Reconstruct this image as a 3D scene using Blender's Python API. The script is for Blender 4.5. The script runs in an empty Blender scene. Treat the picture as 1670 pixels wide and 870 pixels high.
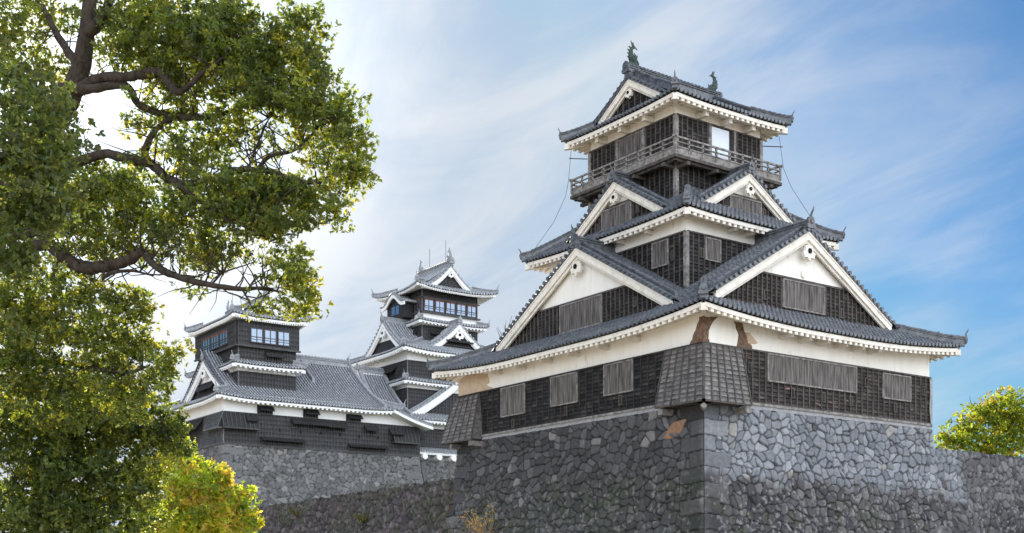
import bpy, math, random
import numpy as np
random.seed(7); RNG = np.random.default_rng(11)
rad = math.radians
scene = bpy.context.scene
COL = scene.collection

# ------------------------------------------------------------------ camera
CAM = np.array([-41.2674, -41.5572, 1.6996])
YAW, PITCH, ROLL, FPX, SV = 35.70549, 0.54233, -0.07005, 1959.41, 488.68
cd = bpy.data.cameras.new('camera'); cam = bpy.data.objects.new('camera', cd); COL.objects.link(cam)
cam.location = CAM
cd.sensor_width = 36; cd.lens = 36*FPX/1670; cd.shift_y = SV/1670; cd.clip_end = 5000; cd.clip_start = .1
y_, p_, r_ = rad(YAW), rad(PITCH), rad(ROLL)
F = np.array([math.sin(y_)*math.cos(p_), math.cos(y_)*math.cos(p_), math.sin(p_)])
R0 = np.array([math.cos(y_), -math.sin(y_), 0]); U0 = np.cross(R0, F)
RR = R0*math.cos(r_)+U0*math.sin(r_); UU = U0*math.cos(r_)-R0*math.sin(r_)
from mathutils import Matrix, Vector
cam.matrix_world = Matrix(((RR[0], UU[0], -F[0], CAM[0]), (RR[1], UU[1], -F[1], CAM[1]), (RR[2], UU[2], -F[2], CAM[2]), (0, 0, 0, 1)))
scene.camera = cam

def at(u, v, depth):      # a place in the world seen at pixel (u, v) of the 1670 px photograph, depth metres away
    return CAM + depth*(F + RR*(u-835)/FPX + UU*(435+SV-v)/FPX)

# ------------------------------------------------------------------ sky and sun
SUN = np.array([0.2288, 0.8926, 0.3885]); SUN_EL = math.asin(SUN[2]/np.linalg.norm(SUN)); SUN_AZ = math.atan2(SUN[0], SUN[1])
world = bpy.data.worlds.new('World'); scene.world = world; world.use_nodes = True
nt = world.node_tree; nt.nodes.clear()
def N(t, **k):
    n = nt.nodes.new(t)
    for a, b in k.items(): setattr(n, a, b)
    return n
sky = N('ShaderNodeTexSky', sky_type='NISHITA'); sky.sun_disc = False; sky.sun_elevation = SUN_EL; sky.sun_rotation = SUN_AZ
sky.air_density = 1.0; sky.dust_density = 1.2; sky.ozone_density = 2.0
L = nt.links.new
tc = N('ShaderNodeTexCoord')
sd = SUN/np.linalg.norm(SUN)
dot = N('ShaderNodeVectorMath', operation='DOT_PRODUCT'); dot.inputs[1].default_value = tuple(sd); L(tc.outputs['Generated'], dot.inputs[0])
# project the view direction on a high cloud deck so wisps stretch towards the horizon
sep = N('ShaderNodeSeparateXYZ'); L(tc.outputs['Generated'], sep.inputs[0])
zz = N('ShaderNodeMath', operation='ADD'); zz.inputs[1].default_value = .22; L(sep.outputs['Z'], zz.inputs[0])
zm = N('ShaderNodeMath', operation='MAXIMUM'); zm.inputs[1].default_value = .08; L(zz.outputs[0], zm.inputs[0])
dx_ = N('ShaderNodeMath', operation='DIVIDE'); L(sep.outputs['X'], dx_.inputs[0]); L(zm.outputs[0], dx_.inputs[1])
dy_ = N('ShaderNodeMath', operation='DIVIDE'); L(sep.outputs['Y'], dy_.inputs[0]); L(zm.outputs[0], dy_.inputs[1])
cmb = N('ShaderNodeCombineXYZ'); L(dx_.outputs[0], cmb.inputs[0]); L(dy_.outputs[0], cmb.inputs[1])
def cloudnoise(rot, scl, loc, sc, det, rough, dist):
    m = N('ShaderNodeMapping'); m.inputs['Rotation'].default_value = (0, 0, rot); m.inputs['Scale'].default_value = scl; m.inputs['Location'].default_value = loc
    n = N('ShaderNodeTexNoise'); n.inputs['Scale'].default_value = sc; n.inputs['Detail'].default_value = det; n.inputs['Roughness'].default_value = rough; n.inputs['Distortion'].default_value = dist
    L(cmb.outputs[0], m.inputs[0]); L(m.outputs[0], n.inputs['Vector']); return n.outputs['Fac']
def mr(val, a, b, c, d, smooth=True):
    m = N('ShaderNodeMapRange', interpolation_type='SMOOTHSTEP' if smooth else 'LINEAR'); m.inputs['From Min'].default_value = a; m.inputs['From Max'].default_value = b; m.inputs['To Min'].default_value = c; m.inputs['To Max'].default_value = d
    L(val, m.inputs['Value']); return m.outputs[0]
def ma(op, a, b, c=None):
    m = N('ShaderNodeMath', operation=op)
    for i_, x in enumerate((a, b, c)):
        if x is None: continue
        if isinstance(x, (int, float)): m.inputs[i_].default_value = x
        else: L(x, m.inputs[i_])
    return m.outputs[0]
wisp = cloudnoise(.35, (1.0, .42, 1), (2.3, 7.1, 0), 1.5, 9, .56, .5)      # long streaks
veil = cloudnoise(-.2, (.7, .7, 1), (5.4, 1.2, 0), .55, 5, .5, .2)         # broad veil
fine = cloudnoise(.5, (1.0, .35, 1), (9.1, 3.3, 0), 4.5, 7, .6, .8)
side = mr(dot.outputs['Value'], .70, .99, -.125, .22, False)
rear = mr(dot.outputs['Value'], .4, -.2, 0, .38)  # extra cloud cover added out of view, behind the camera
cov = ma('ADD', ma('ADD', ma('MULTIPLY', wisp, .62), ma('MULTIPLY', veil, .36)), ma('ADD', ma('MULTIPLY', fine, .16), ma('ADD', side, rear)))
cover = mr(cov, .46, .80, 0, .90)
glp = ma('POWER', mr(dot.outputs['Value'], .90, 1.0, 0, 1, False), 5.5)
glow = ma('MULTIPLY_ADD', glp, 1.6, 1.0)
rear_fill = mr(dot.outputs['Value'], .35, -.2, 1.0, 4.0)  # unseen cloud behind the camera made brighter to fill the shaded walls
CLOUD = 5.65
tone = mr(ma('ADD', ma('MULTIPLY', wisp, .5), ma('MULTIPLY', fine, .5)), .38, .60, 0, 1)
cx = N('ShaderNodeMix', data_type='RGBA'); cx.inputs[6].default_value = (.80*CLOUD, .93*CLOUD, 1.10*CLOUD, 1); cx.inputs[7].default_value = (1.15*CLOUD, 1.19*CLOUD, 1.24*CLOUD, 1); L(tone, cx.inputs[0])
cc_ = N('ShaderNodeVectorMath', operation='SCALE'); L(cx.outputs[2], cc_.inputs[0]); L(ma('MULTIPLY', glow, rear_fill), cc_.inputs['Scale'])
skt = N('ShaderNodeMix', data_type='RGBA', blend_type='MULTIPLY'); skt.inputs[0].default_value = 1; skt.inputs[7].default_value = (.38, .69, .97, 1)
L(sky.outputs[0], skt.inputs[6])
skcap = N('ShaderNodeVectorMath', operation='MINIMUM'); L(skt.outputs[2], skcap.inputs[0]); skcap.inputs[1].default_value = (3.0, 4.6, 6.6)
mx = N('ShaderNodeMix', data_type='RGBA'); L(cover, mx.inputs[0]); L(skcap.outputs[0], mx.inputs[6]); L(cc_.outputs[0], mx.inputs[7])
bg = N('ShaderNodeBackground'); bg.inputs['Strength'].default_value = .06; out = N('ShaderNodeOutputWorld')
L(mx.outputs[2], bg.inputs[0]); L(bg.outputs[0], out.inputs[0])

sl = bpy.data.lights.new('sun', 'SUN'); sl.energy = 4.2; sl.angle = rad(.53); sl.color = (1, .9, .74)
so = bpy.data.objects.new('sun', sl); COL.objects.link(so); so.rotation_euler = Vector(SUN).to_track_quat('Z', 'Y').to_euler()
so.location = (0, 60, 90)
scene.view_settings.view_transform = 'Standard'; scene.view_settings.look = 'None'; scene.view_settings.gamma = 1
scene.view_settings.exposure = 1.04; scene.view_settings.use_curve_mapping = False

# ------------------------------------------------------------------ materials
MATS = {}
def mat(name, col, rough=.8, var=.25, scale=3., stretch=(1, 1, 1), col2=None, bump=0., bscale=None, attr=False, spec=.3, metal=0., thr=(.35, .7), col3=None, scale3=1., thr3=(.55, .7)):
    m = bpy.data.materials.new(name); m.use_nodes = True; t = m.node_tree; b = t.nodes['Principled BSDF']; l = t.links.new
    b.inputs['Roughness'].default_value = rough; b.inputs['Metallic'].default_value = metal; b.inputs['Specular IOR Level'].default_value = spec
    tcn = t.nodes.new('ShaderNodeTexCoord'); mpn = t.nodes.new('ShaderNodeMapping'); mpn.inputs['Scale'].default_value = stretch
    l(tcn.outputs['Object'], mpn.inputs[0])
    nz = t.nodes.new('ShaderNodeTexNoise'); nz.inputs['Scale'].default_value = scale; nz.inputs['Detail'].default_value = 6; nz.inputs['Roughness'].default_value = .62
    l(mpn.outputs[0], nz.inputs['Vector'])
    mr = t.nodes.new('ShaderNodeMapRange'); mr.inputs['From Min'].default_value = thr[0]; mr.inputs['From Max'].default_value = thr[1]; l(nz.outputs['Fac'], mr.inputs['Value'])
    mix = t.nodes.new('ShaderNodeMix'); mix.data_type = 'RGBA'; l(mr.outputs[0], mix.inputs[0])
    c2 = col2 if col2 else tuple(min(1, c*(1+var)) for c in col); c1 = col if col2 else tuple(c*(1-var) for c in col)
    mix.inputs[6].default_value = (*c1, 1); mix.inputs[7].default_value = (*c2, 1)
    o = mix.outputs[2]
    if col3:
        n3 = t.nodes.new('ShaderNodeTexNoise'); n3.inputs['Scale'].default_value = scale3; n3.inputs['Detail'].default_value = 5; n3.inputs['Roughness'].default_value = .7; l(mpn.outputs[0], n3.inputs['Vector'])
        m3 = t.nodes.new('ShaderNodeMapRange'); m3.inputs['From Min'].default_value = thr3[0]; m3.inputs['From Max'].default_value = thr3[1]; l(n3.outputs['Fac'], m3.inputs['Value'])
        x3 = t.nodes.new('ShaderNodeMix'); x3.data_type = 'RGBA'; l(m3.outputs[0], x3.inputs[0]); l(o, x3.inputs[6]); x3.inputs[7].default_value = (*col3, 1); o = x3.outputs[2]
    if attr:
        at_ = t.nodes.new('ShaderNodeAttribute'); at_.attribute_name = 'Col'
        mm = t.nodes.new('ShaderNodeMix'); mm.data_type = 'RGBA'; mm.blend_type = 'MULTIPLY'; mm.inputs[0].default_value = 1
        l(o, mm.inputs[6]); l(at_.outputs['Color'], mm.inputs[7]); o = mm.outputs[2]
    l(o, b.inputs['Base Color'])
    if bump:
        n4 = t.nodes.new('ShaderNodeTexNoise'); n4.inputs['Scale'].default_value = bscale or scale*4; n4.inputs['Detail'].default_value = 6; l(mpn.outputs[0], n4.inputs['Vector'])
        bp = t.nodes.new('ShaderNodeBump'); bp.inputs['Strength'].default_value = bump; bp.inputs['Distance'].default_value = .05; l(n4.outputs['Fac'], bp.inputs['Height']); l(bp.outputs[0], b.inputs['Normal'])
    MATS[name] = m; return m
def leafmat(name, trans=.5, rough=.45):
    m = bpy.data.materials.new(name); m.use_nodes = True; t = m.node_tree; t.nodes.clear(); l = t.links.new
    a = t.nodes.new('ShaderNodeAttribute'); a.attribute_name = 'Col'
    p = t.nodes.new('ShaderNodeBsdfPrincipled'); p.inputs['Roughness'].default_value = rough; p.inputs['Specular IOR Level'].default_value = .45
    l(a.outputs['Color'], p.inputs['Base Color'])
    g = t.nodes.new('ShaderNodeMix'); g.data_type = 'RGBA'; g.blend_type = 'MULTIPLY'; g.inputs[0].default_value = 1; g.inputs[7].default_value = (4.6, 3.9, 1.1, 1); l(a.outputs['Color'], g.inputs[6])
    tr = t.nodes.new('ShaderNodeBsdfTranslucent'); l(g.outputs[2], tr.inputs[0])
    ms = t.nodes.new('ShaderNodeMixShader'); ms.inputs[0].default_value = trans; l(p.outputs[0], ms.inputs[1]); l(tr.outputs[0], ms.inputs[2])
    o = t.nodes.new('ShaderNodeOutputMaterial'); l(ms.outputs[0], o.inputs[0]); MATS[name] = m; return m

PLASTER = mat('aged white plaster', (.86, .83, .77), .85, col2=(.78, .74, .67), scale=1.8, stretch=(1, 1, .28), thr=(.42, .78), bump=.15, bscale=9, col3=(.42, .38, .33), scale3=3.4, thr3=(.60, .80))
PLASTER_W = mat('fresh white plaster', (.84, .83, .82), .8, col2=(.76, .75, .74), scale=.8, thr=(.45, .8))
TRIM = mat('white plastered trim', (.80, .75, .67), .8, col2=(.56, .50, .43), scale=2.2, stretch=(1, 1, 1), thr=(.46, .78), bump=.1, bscale=10)
BOARD = mat('dark weathered boards', (.009, .008, .0075), .75, col2=(.030, .027, .026), scale=2.2, stretch=(1, 1, 3), thr=(.35, .75), bump=.3, bscale=14, col3=(.13, .075, .055), scale3=1.3, thr3=(.62, .75), attr=True)
BOARD_R = mat('dark reddish boards', (.013, .010, .009), .75, col2=(.042, .033, .030), scale=2.2, stretch=(1, 1, 5), thr=(.35, .75), bump=.3, bscale=14, col3=(.15, .085, .065), scale3=1.1, thr3=(.58, .72), attr=True)
BATTEN_D = mat('black brown battens', (.018, .016, .015), .8, col2=(.045, .040, .038), scale=4, stretch=(1, 1, .4))
BATTEN = mat('grey brown battens', (.045, .038, .034), .8, col2=(.12, .105, .095), scale=4, stretch=(1, 1, .4), bump=.2)
GREYWOOD = mat('silver grey timber', (.15, .135, .125), .8, col2=(.34, .32, .30), scale=5, stretch=(1, 1, 1), bump=.2, col3=(.07, .06, .055), scale3=2.2, thr3=(.5, .72))
SHUTTER = mat('weathered shutter planks', (.05, .043, .039), .85, col2=(.20, .18, .17), scale=4.0, stretch=(2.2, 2.2, .22), thr=(.35, .68), bump=.3, bscale=12)
PLANKBAY = mat('worn grey planks', (.06, .054, .05), .8, col2=(.20, .185, .175), attr=True, scale=2.5, stretch=(1.2, 1.2, 2.5), thr=(.32, .72), bump=.3, bscale=12)
TILE = mat('old dark roof tile', (.042, .046, .054), .44, col2=(.155, .162, .177), scale=3.2, thr=(.32, .70), bump=.2, bscale=20, spec=.6, col3=(.42, .42, .41), scale3=5, thr3=(.64, .72))
TILE_PAN = mat('grimy shaded trough tile', (.022, .024, .028), .6, col2=(.07, .073, .08), scale=6)  # grime plus groove shade put into the colour, so the ribs stand out
TILE_PANK = mat('shaded grey trough tile', (.07, .075, .085), .55, col2=(.19, .195, .21), scale=6, thr=(.4, .65))  # darker copy of the keep tile, groove shade put into its colour
TILE_K = mat('silver grey roof tile', (.13, .138, .15), .38, col2=(.38, .39, .41), scale=6, thr=(.36, .62), spec=.5, col3=(.62, .62, .62), scale3=5, thr3=(.58, .66))
TILE_KR = mat('silver grey ridge tile', (.19, .195, .21), .62, col2=(.36, .37, .39), scale=3, thr=(.3, .75), spec=.5)
BLACKBOARD = mat('black painted boards', (.015, .015, .016), .6, col2=(.034, .033, .034), scale=3, stretch=(1, 1, .3), thr=(.3, .8), attr=True)
BLACKBATTEN = mat('black battens', (.045, .044, .044), .65, col2=(.085, .083, .082), scale=3)
PALEBATTEN = mat('pale edged battens', (.10, .10, .105), .6, col2=(.2, .2, .205), scale=3)
BRONZE = mat('green bronze', (.035, .042, .038), .8, col2=(.075, .12, .10), scale=9, thr=(.4, .65), spec=.2)
CLAY = mat('bare brown clay', (.10, .06, .04), .95, col2=(.27, .18, .125), scale=6, bump=.8, bscale=18)
CLAYPALE = mat('pale bared undercoat', (.60, .47, .34), .95, col2=(.50, .38, .26), scale=3, bump=.4)
MORTAR = mat('grey lime mortar', (.36, .35, .35), .9, col2=(.24, .24, .25), scale=3, bump=.3)
STONE = mat('castle stone', (.68, .68, .68), .78, col2=(1.15, 1.15, 1.15), scale=5, thr=(.3, .75), bump=.6, bscale=16, attr=True, spec=.35)
BARK = mat('rough brown bark', (.022, .016, .011), .9, col2=(.07, .052, .038), scale=9, stretch=(1, 1, .5), bump=.7, bscale=22)
GROUND = mat('packed sandy earth', (.40, .34, .26), .95, col2=(.30, .26, .19), scale=.2)
GRASSG = mat('short turf', (.08, .11, .04), .95, col2=(.14, .13, .06), scale=.4)
SCREEN = mat('pale sky panel', (.66, .71, .78), .8, var=.03)  # colour of the sky behind a see-through opening, put on a solid panel
CABLE = mat('dark steel cable', (.05, .05, .055), .9, var=.1, spec=0)
BLACKHOLE = mat('dark opening', (.010, .009, .009), .9, var=.1)
REDFRAME = mat('red brown inner timber', (.22, .07, .04), .7, var=.2)
GLASS = bpy.data.materials.new('window glass'); GLASS.use_nodes = True; _b = GLASS.node_tree.nodes['Principled BSDF']
_b.inputs['Base Color'].default_value = (.22, .26, .32, 1); _b.inputs['Metallic'].default_value = .85; _b.inputs['Roughness'].default_value = .07
LEAF = leafmat('camphor leaf', .52); LEAF_D = leafmat('dark evergreen leaf', .48); LEAF_Y = leafmat('golden leaf', .55, .6)

# ------------------------------------------------------------------ object helpers
def root(name, label, cat, loc, group=None):
    o = bpy.data.objects.new(name, None); COL.objects.link(o); o.location = loc; o.empty_display_size = .5
    o['label'] = label; o['category'] = cat
    if group: o['group'] = group
    o['_'] = 0; del o['_']
    return o
ORG = {}
def world_loc(o):
    p = np.zeros(3)
    while o is not None: p = p + np.array(o.location); o = o.parent
    return p
class MB:
    def __init__(s): s.v = []; s.f = []; s.c = None
    def add(s, vs, fs):
        b = len(s.v); s.v.extend(vs); s.f.extend([tuple(i+b for i in f) for f in fs])
    def mark(s):
        if not hasattr(s, 'mk'): s.mk = []
        s.mk.append((len(s.v), len(s.f)))
    def build_split(s, name, m, parent=None):
        mk = s.mk+[(len(s.v), len(s.f))]; o = None
        for (v0, f0), (v1, f1) in zip(mk, mk[1:]):
            if v1 == v0: continue
            q = MB(); q.v = s.v[v0:v1]; q.f = [tuple(i-v0 for i in f) for f in s.f[f0:f1]]; o = q.build(name, m, parent)
        return o
    def build(s, name, m, parent=None, label=None, smooth=False, cols=None):
        me = bpy.data.meshes.new(name); v = np.array([tuple(map(float, q)) for q in s.v], dtype=float).reshape(-1, 3)
        off = world_loc(parent) if parent else np.zeros(3)
        me.from_pydata((v-off).tolist(), [], s.f); me.materials.append(m)
        if smooth: me.polygons.foreach_set('use_smooth', [True]*len(me.polygons))
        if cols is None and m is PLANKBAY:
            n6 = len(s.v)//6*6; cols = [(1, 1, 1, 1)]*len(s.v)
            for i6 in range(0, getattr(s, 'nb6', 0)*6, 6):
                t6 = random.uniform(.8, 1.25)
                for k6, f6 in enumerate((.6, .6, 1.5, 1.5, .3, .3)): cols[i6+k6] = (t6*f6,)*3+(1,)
        if cols is None and m in (BOARD, BOARD_R, BLACKBOARD): cols = np.ones((len(s.v), 4))
        if cols is not None:
            a = me.attributes.new('Col', 'FLOAT_COLOR', 'POINT'); a.data.foreach_set('color', np.asarray(cols, dtype=np.float32).ravel())
        me.update()
        o = bpy.data.objects.new(name, me); COL.objects.link(o)
        if parent: o.parent = parent
        if label: o['label'] = label
        return o
def np_mesh(name, V, Q, m, parent=None, cols=None, smooth=False, n=4):
    me = bpy.data.meshes.new(name); off = world_loc(parent) if parent else np.zeros(3)
    V = (np.asarray(V)-off).astype(np.float32); Q = np.asarray(Q, dtype=np.int32)
    me.vertices.add(len(V)); me.vertices.foreach_set('co', V.ravel())
    me.loops.add(Q.size); me.loops.foreach_set('vertex_index', Q.ravel())
    me.polygons.add(len(Q)); me.polygons.foreach_set('loop_start', np.arange(0, Q.size, n, dtype=np.int32))
    me.materials.append(m)
    if smooth: me.polygons.foreach_set('use_smooth', np.ones(len(Q), dtype=bool))
    if cols is not None:
        a = me.attributes.new('Col', 'FLOAT_COLOR', 'POINT'); c = np.ones((len(V), 4), np.float32); c[:, :3] = cols; a.data.foreach_set('color', c.ravel())
    me.update(calc_edges=True); me.validate()
    o = bpy.data.objects.new(name, me); COL.objects.link(o)
    if parent: o.parent = parent
    return o
# wall frames: s runs along the wall, q is the absolute coordinate across it (grows inwards), z up
ML = lambda s, q, z: (q, s, z)          # walls facing -X
MR = lambda s, q, z: (s, q, z)          # walls facing -Y
def back(mp, xm):                       # opposite face, mirrored about the plane q = xm
    return lambda s, q, z: mp(s, 2*xm-q, z)
BF = [(0, 1, 3, 2), (4, 6, 7, 5), (0, 2, 6, 4), (1, 5, 7, 3), (0, 4, 5, 1), (2, 3, 7, 6)]
def bx(mb, mp, s0, s1, q0, q1, z0, z1):
    mb.add([mp(s, q, z) for s in (s0, s1) for q in (q0, q1) for z in (z0, z1)], BF)
def prism(mb, P0, P1):                  # two matching loops of points
    n = len(P0); mb.add(list(P0)+list(P1), [tuple(range(n)), tuple(range(2*n-1, n-1, -1))]+[(i, (i+1) % n, n+(i+1) % n, n+i) for i in range(n)])
def tube(mb, pts, rads, n=6, cap=True):
    pts = [np.array(p, float) for p in pts]; b = len(mb.v); up = None
    for i, p in enumerate(pts):
        d = pts[min(i+1, len(pts)-1)]-pts[max(i-1, 0)]; d = d/(np.linalg.norm(d)+1e-9)
        if up is None:
            up = np.cross(d, (0, 0, 1.)) if abs(d[2]) < .9 else np.cross(d, (1., 0, 0))
        up = up-d*(up@d); up /= np.linalg.norm(up)+1e-9; w = np.cross(d, up)
        r = rads[i] if hasattr(rads, '__len__') else rads
        for k in range(n):
            a = 2*math.pi*k/n; mb.v.append(tuple(p+r*(up*math.cos(a)+w*math.sin(a))))
    for i in range(len(pts)-1):
        for k in range(n): mb.f.append((b+i*n+k, b+i*n+(k+1) % n, b+(i+1)*n+(k+1) % n, b+(i+1)*n+k))
    if cap: mb.f.append(tuple(b+k for k in range(n-1, -1, -1))); mb.f.append(tuple(b+(len(pts)-1)*n+k for k in range(n)))
def strip_box(mb, top, off, depth):     # solid band following points `top` (3-D), hanging by vector off, thickness vector depth
    b = len(mb.v); off = np.array(off, float); depth = np.array(depth, float)
    for p in top:
        p = np.array(p, float)
        for q in (p, p+off, p+off+depth, p+depth): mb.v.append(tuple(q))
    n = len(top)
    for i in range(n-1):
        for k in range(4): mb.f.append((b+4*i+k, b+4*i+(k+1) % 4, b+4*i+4+(k+1) % 4, b+4*i+4+k))
    mb.f.append((b, b+1, b+2, b+3)); mb.f.append((b+4*n-1, b+4*n-2, b+4*n-3, b+4*n-4))

# ------------------------------------------------------------------ roof pieces
def arcpts(r, n=5, sq=.95): return [(r*math.cos(math.pi*k/(n-1)), r*sq*math.sin(math.pi*k/(n-1))) for k in range(n)]
def jit(a): return random.uniform(-a, a)
def rib(mb, pathf, ds, rw, rn, across, jitter=0., disc=True, lowdir=None):
    """half-round cover tiles in courses. pathf(d) -> centre point, ds: list of d from the eave up; across: unit vector across the row"""
    ac = np.array(across); b = len(mb.v); A1 = arcpts(rw); A0 = arcpts(rn); rings = 0
    for i in range(len(ds)-1):
        p0 = np.array(pathf(ds[i])); p1 = np.array(pathf(ds[i+1])); j = jit(jitter)
        for P, A, e in ((p0, A1, .012), (p1, A0, -.004)):
            for (a, h) in A: mb.v.append(tuple(P+ac*(a+j)+np.array((0, 0, h+e))))
            rings += 1
    for i in range(rings-1):
        for k in range(4): mb.f.append((b+5*i+k, b+5*i+k+1, b+5*(i+1)+k+1, b+5*(i+1)+k))
    if disc and rings:
        p0 = np.array(pathf(ds[0])); dn = p0-np.array(pathf(ds[1])); dn[2] = 0; dn = dn/(np.linalg.norm(dn)+1e-9)
        c = p0+dn*.03+np.array((0, 0, rw*.25)); rr = rw*1.08
        ring = [tuple(c+ac*rr*math.cos(t*math.pi/4)+np.array((0, 0, rr*math.sin(t*math.pi/4)))) for t in range(8)]
        ring2 = [tuple(np.array(q)-dn*.12) for q in ring]
        prism(mb, ring, ring2)
def pan(mb, pathf, ds, hw, across, th=.03):
    ac = np.array(across); b = len(mb.v); r = 0
    for i in range(len(ds)-1):
        for d, e in ((ds[i], th), (ds[i+1], 0)):
            p = np.array(pathf(d)); mb.v.append(tuple(p-ac*hw+np.array((0, 0, e)))); mb.v.append(tuple(p+ac*hw+np.array((0, 0, e)))); r += 1
    for i in range(r-1): mb.f.append((b+2*i, b+2*i+1, b+2*i+3, b+2*i+2))
def courses(T, step):
    n = max(1, int(round(T/step))); return [T*i/n for i in range(n+1)]

def skirt_surface(x0, x1, y0, y1, ze, h, lift, lw, gab=None):
    """height of a hipped skirt roof over a rectangular eave line"""
    def fx(x, y):
        dx = min(x-x0, x1-x); dy = min(y-y0, y1-y); d = min(dx, dy)
        if gab and gab[0] == 'x' and dx >= gab[1]-.01: d = dy
        if gab and gab[0] == 'y' and dy >= gab[1]-.01: d = dx
        m = dx+dy-d-max(d, 0)
        fade = max(0, 1-max(d, 0)/2.8)
        return ze+h(max(d, -.05))+lift*max(0, 1-m/lw)**2*fade
    return fx
def face(mp, qe, sa, sb, fx, Tf, pitch, step, rw, mb, jitter=0., pm=None):
    ns = int(round((sb-sa)/pitch)); p = (sb-sa)/ns
    e1 = np.array(mp(1, 0, 0))-np.array(mp(0, 0, 0))
    for i in range(ns):
        s = sa+(i+.5)*p; T = Tf(s)
        if T < .12: continue
        pf = lambda d: mp(s, qe+d, fx(*mp(s, qe+d, 0)[:2]))
        ds = courses(T, step); rib(mb, pf, ds, rw, rw*(.72 if pitch < .33 else .8), e1, jitter)
        sm = s+p*.5
        Tm = Tf(sm)
        if Tm > .1:
            pfm = lambda d: mp(sm, qe+d, fx(*mp(sm, qe+d, 0)[:2])-.09)
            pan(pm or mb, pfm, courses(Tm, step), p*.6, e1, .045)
def eave_trim(mp, qe, sa, sb, fx, qwall, tr, so, zoff=.14, fh=.24, tooth=.42, inset=.10, drop=.15, brackets=0, bmb=None, tw=.48):
    """white fascia with a row of plastered rafter ends under it, and the soffit"""
    ss = np.linspace(sa+inset, sb-inset, 40)
    g = lambda s: fx(*mp(s, qe+.02, 0)[:2])-zoff
    nq = np.array(mp(0, 1, 0))-np.array(mp(0, 0, 0))
    strip_box(tr, [mp(s, qe+inset, g(s)) for s in ss], (0, 0, -fh), nq*.12)
    n = int((sb-sa-2*inset)/tooth)
    run = qwall-qe-inset
    for i in range(n):
        s = sa+inset+(i+.5)*(sb-sa-2*inset)/n; m = min(s-sa, sb-s); L_ = min(run, max(.3, m)); w = tooth*tw*.5
        z = g(s)-fh; rise = .28*L_
        vs = []
        for (q, dz) in ((qe+inset+.03, 0), (qe+inset+L_, rise)):
            for ds_ in (-w, w):
                for e in (-drop, .02): vs.append(mp(s+ds_, q, z+dz+e))
        tr.add(vs, BF)
    b = len(so.v)
    for s in ss:
        m = max(0.05, min(s-sa, sb-s)); L_ = min(run, m)
        so.v.append(mp(s, qe+inset+.05, g(s)-fh+.03)); so.v.append(mp(s, qe+inset+L_, g(s)-fh+.03+.28*L_))
    for i in range(len(ss)-1): so.f.append((b+2*i, b+2*i+1, b+2*i+3, b+2*i+2))
    if brackets:
        for i in range(brackets):
            s = sa+run+(i+.5)*(sb-sa-2*run)/brackets
            zb = g(s)-fh-drop
            q0, q1 = qe+inset+.35, qwall
            pts = [(q0, zb+.12), (q1, zb+.28), (q1, zb-.22), (q1-.25, zb-.22), (q0, zb-.04)]
            prism(tr, [mp(s-.1, q, z) for q, z in pts], [mp(s+.1, q, z) for q, z in pts])
def ridge(mb, pts, w, h, seg=.35, cap=None, jitter=0.):
    """stacked tile ridge along a 3-D polyline with half-round cover tiles on top"""
    P = [np.array(p, float) for p in pts]; D = [0]
    for i in range(len(P)-1): D.append(D[-1]+np.linalg.norm(P[i+1]-P[i]))
    n = max(2, int(D[-1]/seg)); Q = []
    for k in range(n+1):
        t = D[-1]*k/n; i = min(len(D)-2, max(0, np.searchsorted(D, t)-1)); u = (t-D[i])/(D[i+1]-D[i]+1e-9); Q.append(P[i]*(1-u)+P[i+1]*u)
    for k in range(n):
        a, b_ = Q[k], Q[k+1]; d = b_-a; d2 = np.array((d[0], d[1], 0)); L_ = np.linalg.norm(d2)
        ac = np.array((-d2[1], d2[0], 0))/(L_+1e-9)
        for (e0, e1, ww) in ((-.25, h*.40, w*.5), (h*.40, h*.47, w*.66+jit(.02)), (h*.47, h*.72, w*.44), (h*.72, h*.79, w*.58+jit(.02))):
            vs = [tuple(p+ac*sg*ww+np.array((0, 0, e))) for p in (a, b_) for sg in (-1, 1) for e in (e0, e1)]
            mb.add(vs, BF)
        r = w*.50; bse = len(mb.v); jz = jit(jitter)
        for p, rr in ((a, r*1.16), (b_, r*.86)):
            for (x, z) in arcpts(rr, sq=.75): mb.v.append(tuple(p+ac*x+np.array((0, 0, h*.78+z+jz))))
        mb.f += [(bse+j, bse+j+1, bse+6+j, bse+5+j) for j in range(4)]+[(bse+4, bse+3, bse+2, bse+1, bse)]
def ornament(mb, p, dirv, sc=1., spike=True, curl=True):
    """ridge-end tile: round shouldered plate, feet, and a hooked spike"""
    p = np.array(p, float); d = np.array(dirv, float); d[2] = 0; d /= np.linalg.norm(d); a = np.array((-d[1], d[0], 0)); z = np.array((0, 0, 1.))
    out = [(-.30, -.12), (-.34, .05), (-.24, .12), (-.27, .30), (-.17, .46), (0, .54), (.17, .46), (.27, .30), (.24, .12), (.34, .05), (.30, -.12)]
    prism(mb, [tuple(p+d*.07*sc+a*x*sc+z*y*sc) for x, y in out], [tuple(p-d*.09*sc+a*x*sc+z*y*sc) for x, y in out])
    tube(mb, [p+d*.05*sc+z*.22*sc, p+d*.15*sc+z*.22*sc], [.13*sc, .10*sc], 8)
    if spike:
        q = [p+z*.5*sc, p+z*.66*sc+d*.05*sc, p+z*.84*sc+d*.17*sc, p+z*1.02*sc+d*.22*sc] if curl else [p+z*.5*sc, p+z*.62*sc, p+z*.72*sc, p+z*.98*sc]
        tube(mb, q, [.075*sc, .055*sc, .05*sc, .012*sc] if curl else [.05*sc, .1*sc, .09*sc, .01*sc], 6)

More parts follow.
